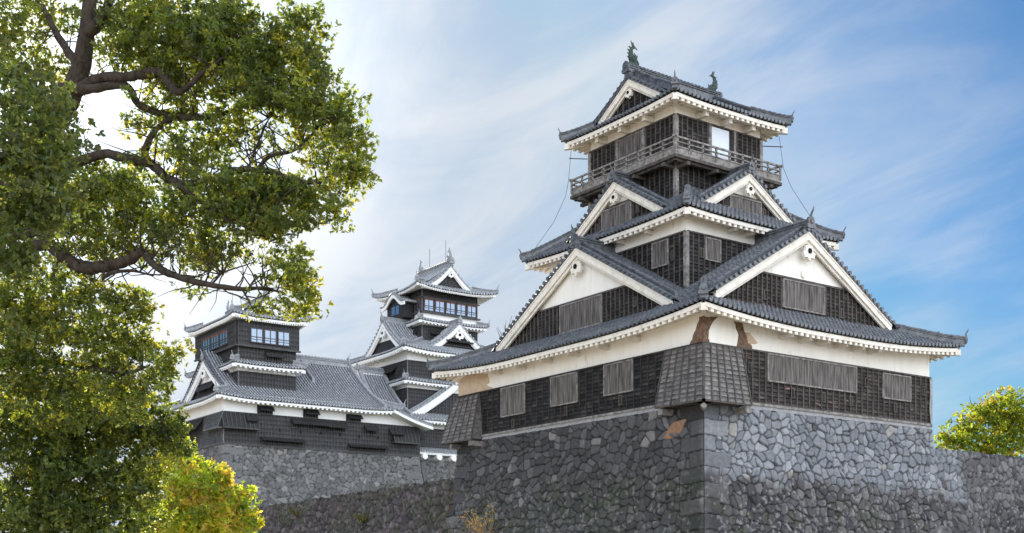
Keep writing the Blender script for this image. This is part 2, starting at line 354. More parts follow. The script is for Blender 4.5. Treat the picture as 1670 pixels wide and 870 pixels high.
def gable(parent, mp, qf, sc, W, za, zb, c, qb, clip, pitch=.32, step=.31, rw=.105, board=.5, tile=TILE, rtile=TILE, trim=TRIM, wallm=PLASTER, pend=1., over=.45, back_rib=None, band=None, boardm=BOARD, battm=BATTEN, batsp=.36, jitter=.012, ridgeh=.42, rake=True, ridge_end=1., name='gable', W_ext=1.3, bh=.2, face_z=None, shutters=(), slots=(), lattice=False, ridgew=.34):
    """dormer or end gable: two tiled slopes, rake tiles, bargeboards, pendant, gable wall"""
    H = za-zb
    def zg(w):
        t = w/W
        if t <= 1: return za-H*((1+c)*t-c*t*t)
        return zb-H*(1-c)*(t-1)
    nq = np.array(mp(0, 1, 0))-np.array(mp(0, 0, 0)); e1 = np.array(mp(1, 0, 0))-np.array(mp(0, 0, 0))
    def wlim(sg, q):
        w = W*.35
        while w < W*W_ext:
            if zg(w)+.18 < clip(*mp(sc+sg*w, q, 0)[:2])+.02: break
            w += .1
        return w
    mb = MB(); pm = MB(); nr = int((qb-qf)/pitch)
    for sg in (-1, 1):
        for i in range(nr+1):
            q = qf+.12+i*pitch
            wl = wlim(sg, q)
            pf = lambda d: mp(sc+sg*(wl-d), q, zg(wl-d)+.2)
            pfm = lambda d: mp(sc+sg*(wl-d), q+pitch*.5, zg(wl-d)+.13)
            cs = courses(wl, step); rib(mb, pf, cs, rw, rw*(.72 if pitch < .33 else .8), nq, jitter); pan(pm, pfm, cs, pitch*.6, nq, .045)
        # rake tiles: short round tiles lying across the verge
        n = int(W/(pitch*1.05)); 
        for k in range(n+1):
            w = .15+k*(W-.1)/n; p = np.array(mp(sc+sg*w, qf, zg(w)+.2))
            tube(mb, [p-nq*.10, p+nq*.35], [rw*1.12, rw*.9], 8)
        strip_box(mb, [mp(sc+sg*w, qf-.04, zg(w)+.14) for w in np.linspace(0, W, 16)], (0, 0, -.10), nq*.35)
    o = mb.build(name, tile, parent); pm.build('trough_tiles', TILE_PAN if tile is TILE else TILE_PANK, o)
    rb = MB()
    if rake:
        for sg in (-1, 1):
            ws = np.linspace(.2, W*.985, 14); rb.mark()
            ridge(rb, [mp(sc+sg*w, qf+.42, zg(w)+.30) for w in ws][::-1], ridgew*.7, ridgeh*.42, .3, jitter=.01)
    rb.mark(); ridge(rb, [mp(sc, q, za+.26) for q in np.linspace(qf-.02, qb, 8)], ridgew, ridgeh, .3, jitter=.01)
    ornament(rb, mp(sc, qf-.08, za+.16+ridgeh*.3), -nq, ridge_end)
    rb.build_split('ridge', rtile, o)
    tb = MB()
    for sg in (-1, 1):
        ws = np.linspace(0, W*1.0, 18)
        strip_box(tb, [mp(sc+sg*w, qf+.05, zg(w)+.05) for w in ws], (0, 0, -board), nq*.14)
        strip_box(tb, [mp(sc+sg*w, qf+.015, zg(w)+.06) for w in ws], (0, 0, -board*.32), nq*.10)
        strip_box(tb, [mp(sc+sg*w, qf+.17, zg(w)-board*.75) for w in ws[:-1]], (0, 0, -board*.48), nq*.12)
    tb.build('bargeboard', trim, o)
    # soffit between bargeboard and gable wall
    sf = MB()
    for sg in (-1, 1): strip_box(sf, [mp(sc+sg*w, qf+.2, zg(w)+.0) for w in np.linspace(0, W, 12)], (0, 0, -.05), nq*(over+.3))
    sf.build('verge_soffit', trim, o)
    qw = qf+over
    zbot = (face_z if face_z is not None else zb-.35)
    lim = lambda z: max(0.02, W*(za-z)/H)if c == 0 else max(.02, next((w for w in np.arange(W, 0, -.05) if zg(w)-.05 > z), .02))
    wb = MB(); N_ = 24; top = [(sc+sg*w, zg(w)-.1) for sg, w in [(-1, w) for w in np.linspace(W, 0, N_)]+[(1, w) for w in np.linspace(.001, W, N_)]]
    poly = [mp(s, qw, z) for s, z in top]; bot = [mp(s, qw, min(zbot, z)) for s, z in top]
    b = len(wb.v); wb.v += poly+bot; n = len(poly); wb.f += [(b+i, b+i+1, b+n+i+1, b+n+i) for i in range(n-1)]
    wb.build('gable_wall', wallm if not lattice else BLACKHOLE, o)
    if band:
        zt = band; cl = MB(); bt = MB(); ccol = []; z = zbot
        while z < zt-.02:
            z1 = min(z+bh, zt); w = lim(z1)
            vs = [mp(sc-lim(z), qw-.07, z), mp(sc+lim(z), qw-.07, z), mp(sc+w, qw-.03, z1), mp(sc-w, qw-.03, z1)]
            nn = max(1, int(2*lim(z)/batsp)); wl_, wh_ = lim(z), w
            for i_ in range(nn):
                a_, b_ = -1+2*i_/nn, -1+2*(i_+1)/nn; j_ = jit(.006)
                cl.add([mp(sc+a_*wl_, qw-.07-j_, z), mp(sc+b_*wl_, qw-.07-j_, z), mp(sc+b_*wh_, qw-.03, z1), mp(sc+a_*wh_, qw-.03, z1), mp(sc+a_*wl_, qw, z), mp(sc+b_*wl_, qw, z)], [(0, 1, 2, 3), (0, 4, 5, 1)])
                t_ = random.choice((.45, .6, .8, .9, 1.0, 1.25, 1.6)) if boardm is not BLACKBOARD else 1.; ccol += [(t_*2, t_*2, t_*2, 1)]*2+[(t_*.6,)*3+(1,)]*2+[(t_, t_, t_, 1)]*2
            z = z1
        cl.build('cladding', boardm, o, cols=ccol)
        wt = lim(zbot)
        nb = int(2*wt/batsp)
        for i in range(nb+1):
            s = sc-wt+i*2*wt/nb; zt1 = min(zt, zg(abs(s-sc))-.15)
            if zt1 > zbot+.1: bx(bt, mp, s-.035, s+.035, qw-.12, qw-.03, zbot, zt1)
        w = lim(zt); bx(bt, mp, sc-w, sc+w, qw-.14, qw-.02, zt-.04, zt+.06)
        bt.build('batten', battm, o)
    if lattice:
        lt = MB(); zt = za-board*1.1; w0 = lim(zbot)
        for i in range(int(2*w0/.22)):
            s = sc-w0+i*.22; z1 = zg(abs(s-sc))-.2
            if z1 > zbot: bx(lt, mp, s-.04, s+.04, qw-.08, qw-.02, zbot, z1)
        z = zbot
        while z < zt:
            w = lim(z); bx(lt, mp, sc-w, sc+w, qw-.10, qw-.03, z-.035, z+.035); z += .22
        lt.build('lattice', BLACKBATTEN, o)
    for (s0, s1, z0, z1) in shutters: shutter(o, mp, s0, s1, z0, z1, qw-.13)
    for (s, z) in slots: slot(o, mp, s, z, qw-.1)
    if pend:
        # hexagonal pendant (gegyo) with a dark boss
        pb = MB(); r = .50*pend; cz = za-board*1.3-.45*pend
        sh = [(-.50, .62), (.50, .62), (.62, .0), (.98, -.12), (.72, -.72), (.30, -.62), (0, -1.05), (-.30, -.62), (-.72, -.72), (-.98, -.12), (-.62, 0)]
        pts = [(sc+x*r, cz+y*r) for x, y in sh]
        prism(pb, [mp(s, qf+.0, z) for s, z in pts], [mp(s, qf+.17, z) for s, z in pts]); po = pb.build('gable_pendant', trim, o)
        hb = MB(); hp = [(sc+(.30*r)*math.cos(k*math.pi/3), cz+.02+(.30*r)*math.sin(k*math.pi/3)) for k in range(6)]
        prism(hb, [mp(s, qf-.06, z) for s, z in hp], [mp(s, qf+.02, z) for s, z in hp]); hb.build('pendant_boss', BLACKHOLE, o)
    return o
def shutter(parent, mp, s0, s1, z0, z1, q, m=None):
    fr = MB(); t = .07
    for a in ((s0-t, s0, z0-t, z1+t), (s1, s1+t, z0-t, z1+t), (s0, s1, z1, z1+t), (s0-.02, s1+.02, z0-t-.01, z0)): bx(fr, mp, a[0], a[1], q-.05, q+.06, a[2], a[3])
    n = max(3, int((s1-s0)/.2)); pl = MB()
    for i in range(n):
        a = s0+(s1-s0)*i/n; b = s0+(s1-s0)*(i+1)/n; j = random.uniform(0, .02)
        bx(pl, mp, a+.008, b-.008, q-.01-j, q+.04, z0+random.uniform(0, .03), z1)
    bx(pl, mp, s0, s1, q+.0, q+.03, z0, z1)
    o = pl.build('shutter', m or SHUTTER, parent); fr.build('shutter_frame', GREYWOOD, o if parent.parent is None else parent)
    return o
def slot(parent, mp, s, z, q, w=.14, h=.42):
    fr = MB(); t = .055
    for a in ((s-w/2-t, s-w/2, z-h/2-t, z+h/2+t), (s+w/2, s+w/2+t, z-h/2-t, z+h/2+t), (s-w/2, s+w/2, z+h/2, z+h/2+t), (s-w/2, s+w/2, z-h/2-t, z-h/2)): bx(fr, mp, a[0], a[1], q-.06, q+.08, a[2], a[3])
    bx(fr, mp, s-w/2, s+w/2, q+.03, q+.06, z-h/2, z+h/2)
    return fr.build('loophole', BATTEN, parent)
def cladding(parent, mp, s0, s1, z0, z1, q, bh=.21, bs=.45, boardm=BOARD, battm=BATTEN, skew=0., bw=.035, label=None, rough=.006):
    cl = MB(); bt = MB(); cols = []; z = z0; n = int(round((z1-z0)/bh)); nb = max(1, int(round((s1-s0)/bs)))
    for k in range(n):
        a = z0+(z1-z0)*k/n; b = z0+(z1-z0)*(k+1)/n
        for i in range(nb):
            sa = s0+(s1-s0)*i/nb; sb = s0+(s1-s0)*(i+1)/nb; o1 = .06+jit(rough); ja = jit(rough*2); jb = jit(rough*2)
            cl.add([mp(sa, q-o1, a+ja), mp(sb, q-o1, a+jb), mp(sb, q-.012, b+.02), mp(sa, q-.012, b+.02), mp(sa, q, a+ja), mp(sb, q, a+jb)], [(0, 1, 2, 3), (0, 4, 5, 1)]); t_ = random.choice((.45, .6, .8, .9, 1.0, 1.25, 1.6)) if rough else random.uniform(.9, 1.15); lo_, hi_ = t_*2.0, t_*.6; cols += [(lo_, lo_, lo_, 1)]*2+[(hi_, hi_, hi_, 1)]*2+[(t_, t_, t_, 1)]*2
    for i in range(nb+1):
        s = s0+(s1-s0)*i/nb; s = min(max(s, s0+bw), s1-bw)
        bx(bt, mp, s-bw, s+bw, q-.085, q-.015, z0, z1)
    bx(bt, mp, s0, s1, q-.11, q-.0, z1-.02, z1+.07); bx(bt, mp, s0, s1, q-.11, q, z0-.07, z0+.02)
    o = cl.build('wood_cladding', boardm, parent, label, cols=cols); bt.build('batten', battm, o); return o
def wallbox(parent, x0, x1, y0, y1, z0, z1, m, name='wall'):
    mb = MB(); mb.add([(x, y, z) for x in (x0, x1) for y in (y0, y1) for z in (z0, z1)], BF); return mb.build(name, m, parent)
def hip_pts(x, y, dx, dy, L_, fx, dz, n=8, start=-.1):
    return [(x+dx*t, y+dy*t, fx(x+dx*max(t, 0), y+dy*max(t, 0))+dz+max(0, .5-t)*.10) for t in np.linspace(start, L_, n)]

def skirt_roof(parent, x0, x1, y0, y1, ze, h, lift, lw, wx0, wx1, wy0, wy1, pitch=.32, step=.31, rw=.105, tile=TILE, rtile=TILE, trim=TRIM, jitter=.014, gab=None, hipw=.30, hiph=.30, name='roof', brackets=5, orn=.75, tooth=.42, fh=.21, zoff=.14, front_only=False):
    """hipped skirt roof round a storey; gab=(axis, inset) makes two opposite faces stop under an upper gable"""
    fx = skirt_surface(x0, x1, y0, y1, ze, h, lift, lw, gab); mb = MB()
    W_, D_ = x1-x0, y1-y0
    DX = wx0-x0; DY = wy0-y0
    def T(s, a, b, D, other_inset=None, full=None):
        m = min(s-a, b-s)
        if full is not None and m > other_inset: return full
        return min(m, D)
    if gab is None:
        tx = lambda s: T(s, y0, y1, DX); ty = lambda s: T(s, x0, x1, DY)
    elif gab[0] == 'x':     # gables face +-X, slopes face +-Y
        tx = lambda s: T(s, y0, y1, gab[1]-.05); ty = lambda s: T(s, x0, x1, 99, gab[1], D_/2)
    else:
        ty = lambda s: T(s, x0, x1, gab[1]-.05); tx = lambda s: T(s, y0, y1, 99, gab[1], W_/2)
    pm = MB(); face(ML, x0, y0, y1, fx, tx, pitch, step, rw, mb, jitter, pm); face(MR, y0, x0, x1, fx, ty, pitch, step, rw, mb, jitter, pm)
    mlb = back(ML, (x0+x1)/2); mrb = back(MR, (y0+y1)/2)
    face(mlb, x0, y0, y1, fx, tx, pitch, step*2, rw, mb, 0, pm); face(mrb, y0, x0, x1, fx, ty, pitch, step*2, rw, mb, 0, pm)
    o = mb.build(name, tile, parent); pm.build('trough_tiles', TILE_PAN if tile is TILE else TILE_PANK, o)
    tr = MB(); so = MB()
    for mpx, qe, a, b, qw in ((ML, x0, y0, y1, wx0 if gab is None else gab[2]), (MR, y0, x0, x1, wy0 if gab is None else gab[3]), (mlb, x0, y0, y1, wx0 if gab is None else gab[2]), (mrb, y0, x0, x1, wy0 if gab is None else gab[3])):
        eave_trim(mpx, qe, a, b, fx, qw, tr, so, brackets=brackets, tooth=tooth, fh=fh, zoff=zoff)
    tr.build('eave_fascia', trim, o); so.build('soffit', trim, o)
    rb = MB(); hl = min(DX, DY) if gab is None else gab[1]
    for (x, y, dx, dy) in ((x0, y0, 1, 1), (x0, y1, 1, -1), (x1, y0, -1, 1), (x1, y1, -1, -1)):
        rb.mark(); hp = hip_pts(x, y, dx, dy, hl, fx, .14)
        ridge(rb, hp, hipw, hiph, .3, jitter=.012)
        ornament(rb, (hp[0][0]-dx*.04, hp[0][1]-dy*.04, hp[0][2]+.0), (-dx, -dy, 0), orn)
        if gab is None and hl > 4:
            k = hp[2]; ornament(rb, (x+dx*.9, y+dy*.9, fx(x+dx*.9, y+dy*.9)+.22), (-dx, -dy, 0), orn*.8, spike=False)
    rb.build_split('hip_ridge', rtile, o)
    hb = MB()   # corner rafters
    for (x, y, dx, dy) in ((x0, y0, 1, 1), (x0, y1, 1, -1), (x1, y0, -1, 1), (x1, y1, -1, -1)):
        hb.mark(); z = fx(x, y)-zoff-fh
        d = np.array((dx, dy, 0))/math.sqrt(2); a = np.array((-d[1], d[0], 0)); p = np.array((x, y, z))
        vs = [tuple(p+d*t+a*sg*.12+np.array((0, 0, e+t*.1))) for t in (.08, 1.6) for sg in (-1, 1) for e in (-.24, .1)]
        hb.add(vs, BF)
    hb.build_split('corner_rafter', trim, o)
    return o, fx
def roof_fish(parent, p, face_dir, s=1., m=BRONZE):
    """fish-shaped ridge finial standing on its head, tail in the air"""
    p = np.array(p, float); f = np.array(face_dir, float); f /= np.linalg.norm(f); z = np.array((0, 0, 1.)); a = np.cross(z, f); mb = MB()
    prof = [(.42, .10, .20), (.30, .16, .24), (.10, .26, .27), (-.06, .45, .24), (-.12, .70, .19), (-.08, .95, .14), (.02, 1.15, .10), (.12, 1.28, .07)]
    tube(mb, [p+f*x*s+z*h*s for x, h, r in prof], [r*s for x, h, r in prof], 10)
    def fin(pts, t=.03): prism(mb, [tuple(p+f*x*s+z*h*s+a*t*s) for x, h in pts], [tuple(p+f*x*s+z*h*s-a*t*s) for x, h in pts])
    fin([(.05, 1.18), (-.10, 1.62), (.04, 1.42), (.10, 1.56), (.18, 1.36), (.52, 1.10), (.30, 1.16), (.14, 1.08)])
    for (x, h) in ((-.30, .35), (-.30, .60), (-.28, .85), (-.18, 1.08)): fin([(x+.12, h-.1), (x-.14, h+.12), (x+.12, h+.08)])
    for sg in (-1, 1):
        q = p+a*sg*.2*s
        prism(mb, [tuple(q+f*x*s+z*h*s) for x, h in ((.10, .35), (.02, .72), (.22, .55), (.36, .62), (.28, .34))], [tuple(q+a*sg*.04*s+f*x*s+z*h*s) for x, h in ((.10, .35), (.02, .72), (.22, .55), (.36, .62), (.28, .34))])
    tube(mb, [p+f*.42*s+z*.10*s, p+f*.56*s+z*.16*s, p+f*.60*s+z*.26*s], [.17*s, .12*s, .04*s], 8)
    mb.add([tuple(p+f*x*s+a*y*s+z*h*s) for x in (-.34, .5) for y in (-.2, .2) for h in (-.35, .06)], BF)
    return mb.build('roof_fish', m, parent, smooth=False)

# ------------------------------------------------------------------ the ground
def structure(o): o['kind'] = 'structure'; return o
g = MB(); g.add([(-1500, -1500, 0), (1500, -1500, 0), (1500, 1500, 0), (-1500, 1500, 0)], [(0, 1, 2, 3)]); structure(g.build('ground', GROUND))
g = MB(); g.add([(.9, 22.5, 7.4), (300, 22.5, 7.4), (300, 300, 7.4), (.9, 300, 7.4)], [(0, 1, 2, 3)]); structure(g.build('inner_terrace', GRASSG))
g = MB(); g.add([(17.5, 0, 8.85), (200, 0, 8.85), (200, 22.45, 8.85), (17.5, 22.45, 8.85)], [(0, 1, 2, 3)]); structure(g.build('upper_terrace', GRASSG))

# ------------------------------------------------------------------ stone walls
def hsh(i, j, k=0):
    x = np.sin(i*127.1+j*311.7+k*74.7)*43758.5453; return x-np.floor(x)
def vnoise(x, y, k=0):
    xi, yi = np.floor(x), np.floor(y); fx_, fy_ = x-xi, y-yi; fx_ = fx_*fx_*(3-2*fx_); fy_ = fy_*fy_*(3-2*fy_)
    return (hsh(xi, yi, k)*(1-fx_)+hsh(xi+1, yi, k)*fx_)*(1-fy_)+(hsh(xi, yi+1, k)*(1-fx_)+hsh(xi+1, yi+1, k)*fx_)*fy_
def fbm(x, y, k=0, o=4): return sum(vnoise(x*2**i, y*2**i, k+i)*.5**(i+1) for i in range(o))/(1-.5**o)
def stones(S, Z, cw, rh, corner_s=None, seed=0, corner_w=1.1, ch=.78, uneven=None):
    """per-point edge distance, stone id hashes and tilt for a wall of rough stones"""
    wx = (fbm(S*.6, Z*.6, seed+20, 2)-.5)*cw*1.3+(fbm(S*5, Z*5, seed+20, 2)-.5)*cw*.10; wz = (fbm(S*.6, Z*.6, seed+30, 2)-.5)*rh*1.3+(fbm(S*5, Z*5, seed+30, 2)-.5)*rh*.12
    s = (S+wx)/cw; z = (Z+wz)/rh; J = np.floor(z); best = np.full(S.shape, 9.); sec = np.full(S.shape, 9.); bi = np.zeros(S.shape); bj = np.zeros(S.shape); bx_ = np.zeros(S.shape); bz_ = np.zeros(S.shape)
    for dj in (-1, 0, 1):
        j = J+dj; sh = hsh(j, 3, seed)*1.; I = np.floor(s+sh)
        for di in (-1, 0, 1):
            i = I+di; cx = i+.5+(hsh(i, j, seed+1)-.5)*.85-sh; cz = j+.5+(hsh(i, j, seed+2)-.5)*.8
            sz = 1.0
            d = ((np.abs(s-cx)*cw/rh*.92)**2.8+np.abs(z-cz)**2.8)**(1/2.8)-.22*hsh(i, j, seed+9)
            m = d < best; sec = np.where(m, best, np.minimum(sec, d)); bi = np.where(m, i, bi); bj = np.where(m, j, bj); bx_ = np.where(m, cx, bx_); bz_ = np.where(m, cz, bz_); best = np.where(m, d, best)
    e = (sec-best)*rh*.5; lx = (s-bx_)*cw; lz = (z-bz_)*rh
    if corner_s is not None:
        for cs, sg in corner_s:
            d = (S-cs)*sg; row = np.floor((Z+.06*np.sin(S*2))/ch); alt = (row % 2 == (0 if seed % 2 else 1)); wid = np.where(alt, corner_w*1.45, corner_w*.75)+(hsh(row, 5, seed)-.5)*.3
            zz = (Z+.06*np.sin(S*2))/ch-row; ee = np.minimum(np.minimum(zz, 1-zz)*ch, wid-d); m = (d < wid)
            e = np.where(m, ee, np.minimum(e, np.abs(d-wid)+0)); bi = np.where(m, row+999, bi); bj = np.where(m, 77, bj); lx = np.where(m, 0, lx); lz = np.where(m, (zz-.5)*ch, lz)
    return e, bi, bj, lx, lz
def stone_face(mp, s0, s1, z0, z1, q_at, d0, d1, cw, rh, res, colf, seed=0, corner=None, corner_w=1.1, ztop=None, amp=1.):
    """one face of rough stonework as (verts, quads, cols). q_at(z) gives the face plane, d0/d1 how far the ends flare"""
    ns = int((s1-s0)/res); nz = int((z1-z0)/res); u, w = np.meshgrid(np.linspace(0, 1, ns), np.linspace(0, 1, nz)); Zt = z0+(z1-z0)*w
    if ztop is not None:
        tt = ztop(s0+(s1-s0)*u); Zt = z0+(tt-z0)*w
    a = s0-d0(Zt); b = s1+d1(Zt); S = a+(b-a)*u
    cs = []
    if corner and 'a' in corner: cs.append((a, 1))
    if corner and 'b' in corner: cs.append((b, -1))
    e, bi, bj, lx, lz = stones(S, Zt, cw, rh, cs, seed, corner_w)
    h = np.clip((e-.010)/.028, 0, 1)**.6
    bulge = h*(.085+.03*hsh(bi, bj, seed+3))+(hsh(bi, bj, seed+4)-.5)*.06*h+h*(lx*(hsh(bi, bj, seed+5)-.5)*.22+lz*(hsh(bi, bj, seed+6)-.5)*.30)+(fbm(S*5, Zt*5, seed+8, 3)-.5)*.05+(fbm(S*14, Zt*14, seed+18, 2)-.5)*.03
    if corner:
        dd = np.minimum(S-a if 'a' in corner else 99, b-S if 'b' in corner else 99); bulge = bulge*np.clip(dd/.10, 0, 1)
    Q = q_at(Zt)-bulge*amp
    P = np.stack([np.asarray(c_, float)+0*S for c_ in mp(S, Q, Zt)], -1).reshape(-1, 3)
    col = colf(S, Zt, bi, bj, h, seed); idx = np.arange(ns*nz).reshape(nz, ns)
    quads = np.stack([idx[:-1, :-1], idx[:-1, 1:], idx[1:, 1:], idx[1:, :-1]], -1).reshape(-1, 4)
    return P, quads, col.reshape(-1, 3)
def merge(parts):
    V, Q, C = [], [], []; o = 0
    for p, q, c in parts: V.append(p); Q.append(q+o); C.append(c); o += len(p)
    return np.concatenate(V), np.concatenate(Q), np.concatenate(C)
def mixc(a, b, t): return a*(1-t[..., None])+b*t[..., None]
def base_col(bi, bj, seed, c0, c1, spread=.35):
    t = hsh(bi, bj, seed+11); b = 1+(hsh(bi, bj, seed+12)-.5)*2*spread; return mixc(np.array(c0), np.array(c1), t)*b[..., None]
def joint(col, h, d=.22): return col*(d+(1-d)*h)[..., None]
sm = lambda x, a, b: (lambda t: t*t*(3-2*t))(np.clip((x-a)/(b-a), 0, 1))

def col_left(S, Z, bi, bj, h, seed):
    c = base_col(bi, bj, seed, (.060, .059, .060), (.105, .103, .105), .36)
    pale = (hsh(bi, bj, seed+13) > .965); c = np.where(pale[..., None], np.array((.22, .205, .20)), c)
    m = sm(fbm(S*.35, Z*.5, 90), .42, .62)*sm(-Z, -8.2, -6); c = mixc(c, np.array((.055, .058, .045)), m*.65)
    g_ = sm(fbm(S*1.1, Z*1.1, 95), .52, .64)*sm(-Z, -8.0, -5.5)*sm(fbm(S*6, Z*6, 97, 3), .4, .55); c = mixc(c, np.array((.062, .075, .04)), g_*.6)
    f = sm(fbm(S*4, Z*4, 101, 4), .60, .70)*sm(-Z, -8, -6); c = mixc(c, np.array((.22, .205, .19)), f*.7)
    c = np.where((bj == 77)[..., None], c*.72, c)
    return joint(c, h)
def col_right(S, Z, bi, bj, h, seed):
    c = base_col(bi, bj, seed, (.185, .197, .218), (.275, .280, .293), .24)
    k = hsh(bi, bj, seed+13); c = np.where((k > .985)[..., None], np.array((.33, .31, .29)), c); c = np.where((k < .025)[..., None], np.array((.085, .08, .08)), c)
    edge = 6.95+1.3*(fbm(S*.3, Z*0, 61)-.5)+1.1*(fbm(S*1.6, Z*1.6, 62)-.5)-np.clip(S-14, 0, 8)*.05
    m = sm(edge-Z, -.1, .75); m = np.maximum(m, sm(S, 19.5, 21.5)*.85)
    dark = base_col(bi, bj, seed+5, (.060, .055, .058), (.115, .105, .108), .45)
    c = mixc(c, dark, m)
    st = sm(fbm(S*.8, Z*.25, 65), .55, .7)*sm(edge-Z, .6, 1.6); c = mixc(c, np.array((.035, .032, .035)), st*.7)
    g_ = sm(fbm(S*.9, Z*.9, 66), .52, .62)*sm(edge-Z, .8, 2.2)*sm(fbm(S*7, Z*7, 67, 3), .42, .55); c = mixc(c, np.array((.065, .08, .04)), g_*.6)
    f = sm(fbm(S*5, Z*5, 68, 4), .61, .70)*m; c = mixc(c, np.array((.26, .25, .25)), f*.7)
    c = np.where((bj == 77)[..., None], c*.8, c)
    return joint(c, h)
def col_mossy(S, Z, bi, bj, h, seed):
    c = base_col(bi, bj, seed, (.052, .045, .046), (.125, .10, .105), .5)
    c = mixc(c, np.array((.060, .062, .045)), sm(fbm(S*.25, Z*.5, 71), .45, .62)*.6)
    c = mixc(c, np.array((.07, .08, .042)), sm(fbm(S*.7, Z*.9, 72), .58, .68)*sm(fbm(S*6, Z*6, 73, 3), .4, .55)*.8)
    f = sm(fbm(S*4, Z*4, 74, 4), .62, .71); c = mixc(c, np.array((.20, .18, .17)), f*.6)
    return joint(c, h, .25)
def col_keep(S, Z, bi, bj, h, seed):
    c = base_col(bi, bj, seed, (.115, .113, .112), (.185, .18, .176), .22)
    st = sm(fbm(S*.25, Z*1.2, 81), .5, .62)*sm(np.abs(Z-11.2), 1.6, .2)*.65; c = mixc(c, np.array((.085, .085, .07)), st)
    k = hsh(bi, bj, seed+13); c = np.where((k > .94)[..., None], np.array((.25, .24, .23)), c)
    return joint(c, h, .3)

ZT = 10.08
flare = lambda z: .02+.030*np.clip(ZT-z, 0, 99)+.029*np.clip(ZT-z, 0, 99)**2*.62
A_, B_ = 21.57, 17.86
zero = lambda z: 0*z
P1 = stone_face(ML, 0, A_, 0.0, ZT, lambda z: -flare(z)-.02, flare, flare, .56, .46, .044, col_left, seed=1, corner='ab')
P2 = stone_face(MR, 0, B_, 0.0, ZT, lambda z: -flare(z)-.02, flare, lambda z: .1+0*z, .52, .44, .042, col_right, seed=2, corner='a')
P3 = stone_face(back(ML, B_/2), 0, A_, 5., ZT, lambda z: -.1+0*z, zero, zero, .56, .50, .25, col_left, seed=3)
P4 = stone_face(back(MR, A_/2), 0, B_, 0., ZT, lambda z: -flare(z)-.02, flare, flare, .56, .50, .12, col_left, seed=4)
V, Q, C_ = merge([P1, P2, P3, P4])
# one orange stone near the corner at the top of the left face
ob = MB(); q0 = float(-flare(np.array(9.1)))-.16
prism(ob, [ML(s, q0, z) for s, z in ((1.15, 9.15), (1.45, 8.78), (2.1, 8.55), (2.65, 8.62), (2.3, 9.0), (1.95, 9.33), (1.2, 9.42))], [ML(s, q0+.2, z) for s, z in ((1.05, 9.1), (1.4, 8.7), (2.15, 8.5), (2.7, 8.6), (2.35, 9.02), (2.0, 9.38), (1.1, 9.46))])
sb_root = root('turret_stone_base', 'tall flared base of dark rough stones under the five storey turret', 'stone wall', (B_/2, A_/2, 0))
np_mesh('stone_face', V, Q, STONE, sb_root, C_, smooth=False)
ob.build('orange_stone', mat('orange stone', (.24, .13, .075), .85, col2=(.33, .20, .13), scale=5, bump=.5), sb_root, 'single orange brown stone near the top of the corner')
cp = MB(); cp.add([(x, y, z) for x in (.05, B_-.05) for y in (.05, A_-.05) for z in (9.6, ZT-.02)], BF); cp.build('wall_top', MORTAR, sb_root)

# lower wall running on to the right
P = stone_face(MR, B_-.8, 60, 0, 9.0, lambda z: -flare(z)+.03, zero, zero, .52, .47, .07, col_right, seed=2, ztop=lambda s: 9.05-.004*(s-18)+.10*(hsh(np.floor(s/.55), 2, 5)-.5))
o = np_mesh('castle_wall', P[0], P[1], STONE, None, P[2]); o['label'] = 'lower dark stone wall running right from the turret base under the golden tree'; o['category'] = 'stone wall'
# mossy wall running away to the left
P = stone_face(ML, A_-.6, 95, 0, 7.7, lambda z: -.1-.13*(7.7-z), zero, zero, .50, .42, .08, col_mossy, seed=6, amp=1.5, ztop=lambda s: 7.95-.014*np.clip(s-22, 0, 40)+.16*(hsh(np.floor(s/.5), 2, 5)-.5))
o = np_mesh('mossy_wall', P[0], P[1], STONE, None, P[2]); o['label'] = 'low dark mossy stone wall between the turret base and the small keep'; o['category'] = 'stone wall'

# ------------------------------------------------------------------ the corner turret
T = root('castle_turret', 'old five storey castle turret with white gables and dark boards, nearest building on the right', 'turret', (B_/2, A_/2, ZT))
ms = MB(); 
for mpx, n_ in ((ML, A_), (MR, B_)):
    bx(ms, mpx, -.06, n_+.06, -.10, .4, ZT-.02, ZT+.30)
ms.build('mortar_sill', MORTAR, T)
Z1b, Z1w = 10.42, 12.98
wallbox(T, 0, B_, 0, A_, 10.38, 14.75, PLASTER, 'plaster_wall')
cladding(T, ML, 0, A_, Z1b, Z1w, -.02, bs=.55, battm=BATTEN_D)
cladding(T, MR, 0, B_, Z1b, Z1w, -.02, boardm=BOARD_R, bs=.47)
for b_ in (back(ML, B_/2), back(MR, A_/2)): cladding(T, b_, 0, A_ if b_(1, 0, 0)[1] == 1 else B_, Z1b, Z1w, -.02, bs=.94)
gs = MB()
for mpx, n_ in ((ML, A_), (MR, B_)): bx(gs, mpx, -.05, n_+.05, -.16, -.02, Z1b-.16, Z1b-.04); 
gs.build('timber_sill', GREYWOOD, T)
for (s0, s1, z0, z1) in ((14.44, 16.71, 11.28, 12.88), (9.63, 11.88, 11.34, 12.88), (5.05, 7.24, 11.38, 12.9)): shutter(T, ML, s0, s1, z0, z1, -.12)
for (s0, s1, z0, z1) in ((4.4, 11.2, 11.62, 12.9), (13.57, 15.9, 11.55, 12.82)): shutter(T, MR, s0, s1, z0, z1, -.12)
for s, z in ((15.6, 10.75), (10.6, 10.9), (6.0, 10.95)): slot(T, ML, s, z, -.08)
for s, z in ((3.05, 12.1), (6.2, 11.1), (8.6, 11.1), (10.8, 11.1), (12.1, 12.2), (14.6, 11.05), (17.1, 12.2)): slot(T, MR, s, z, -.08)
cb_ = MB(); bx(cb_, MR, B_-.06, B_+.1, -.12, .1, Z1b, Z1w); bx(cb_, ML, A_-.06, A_+.08, -.12, .1, Z1b, Z1w); cb_.build('corner_board', GREYWOOD, T)
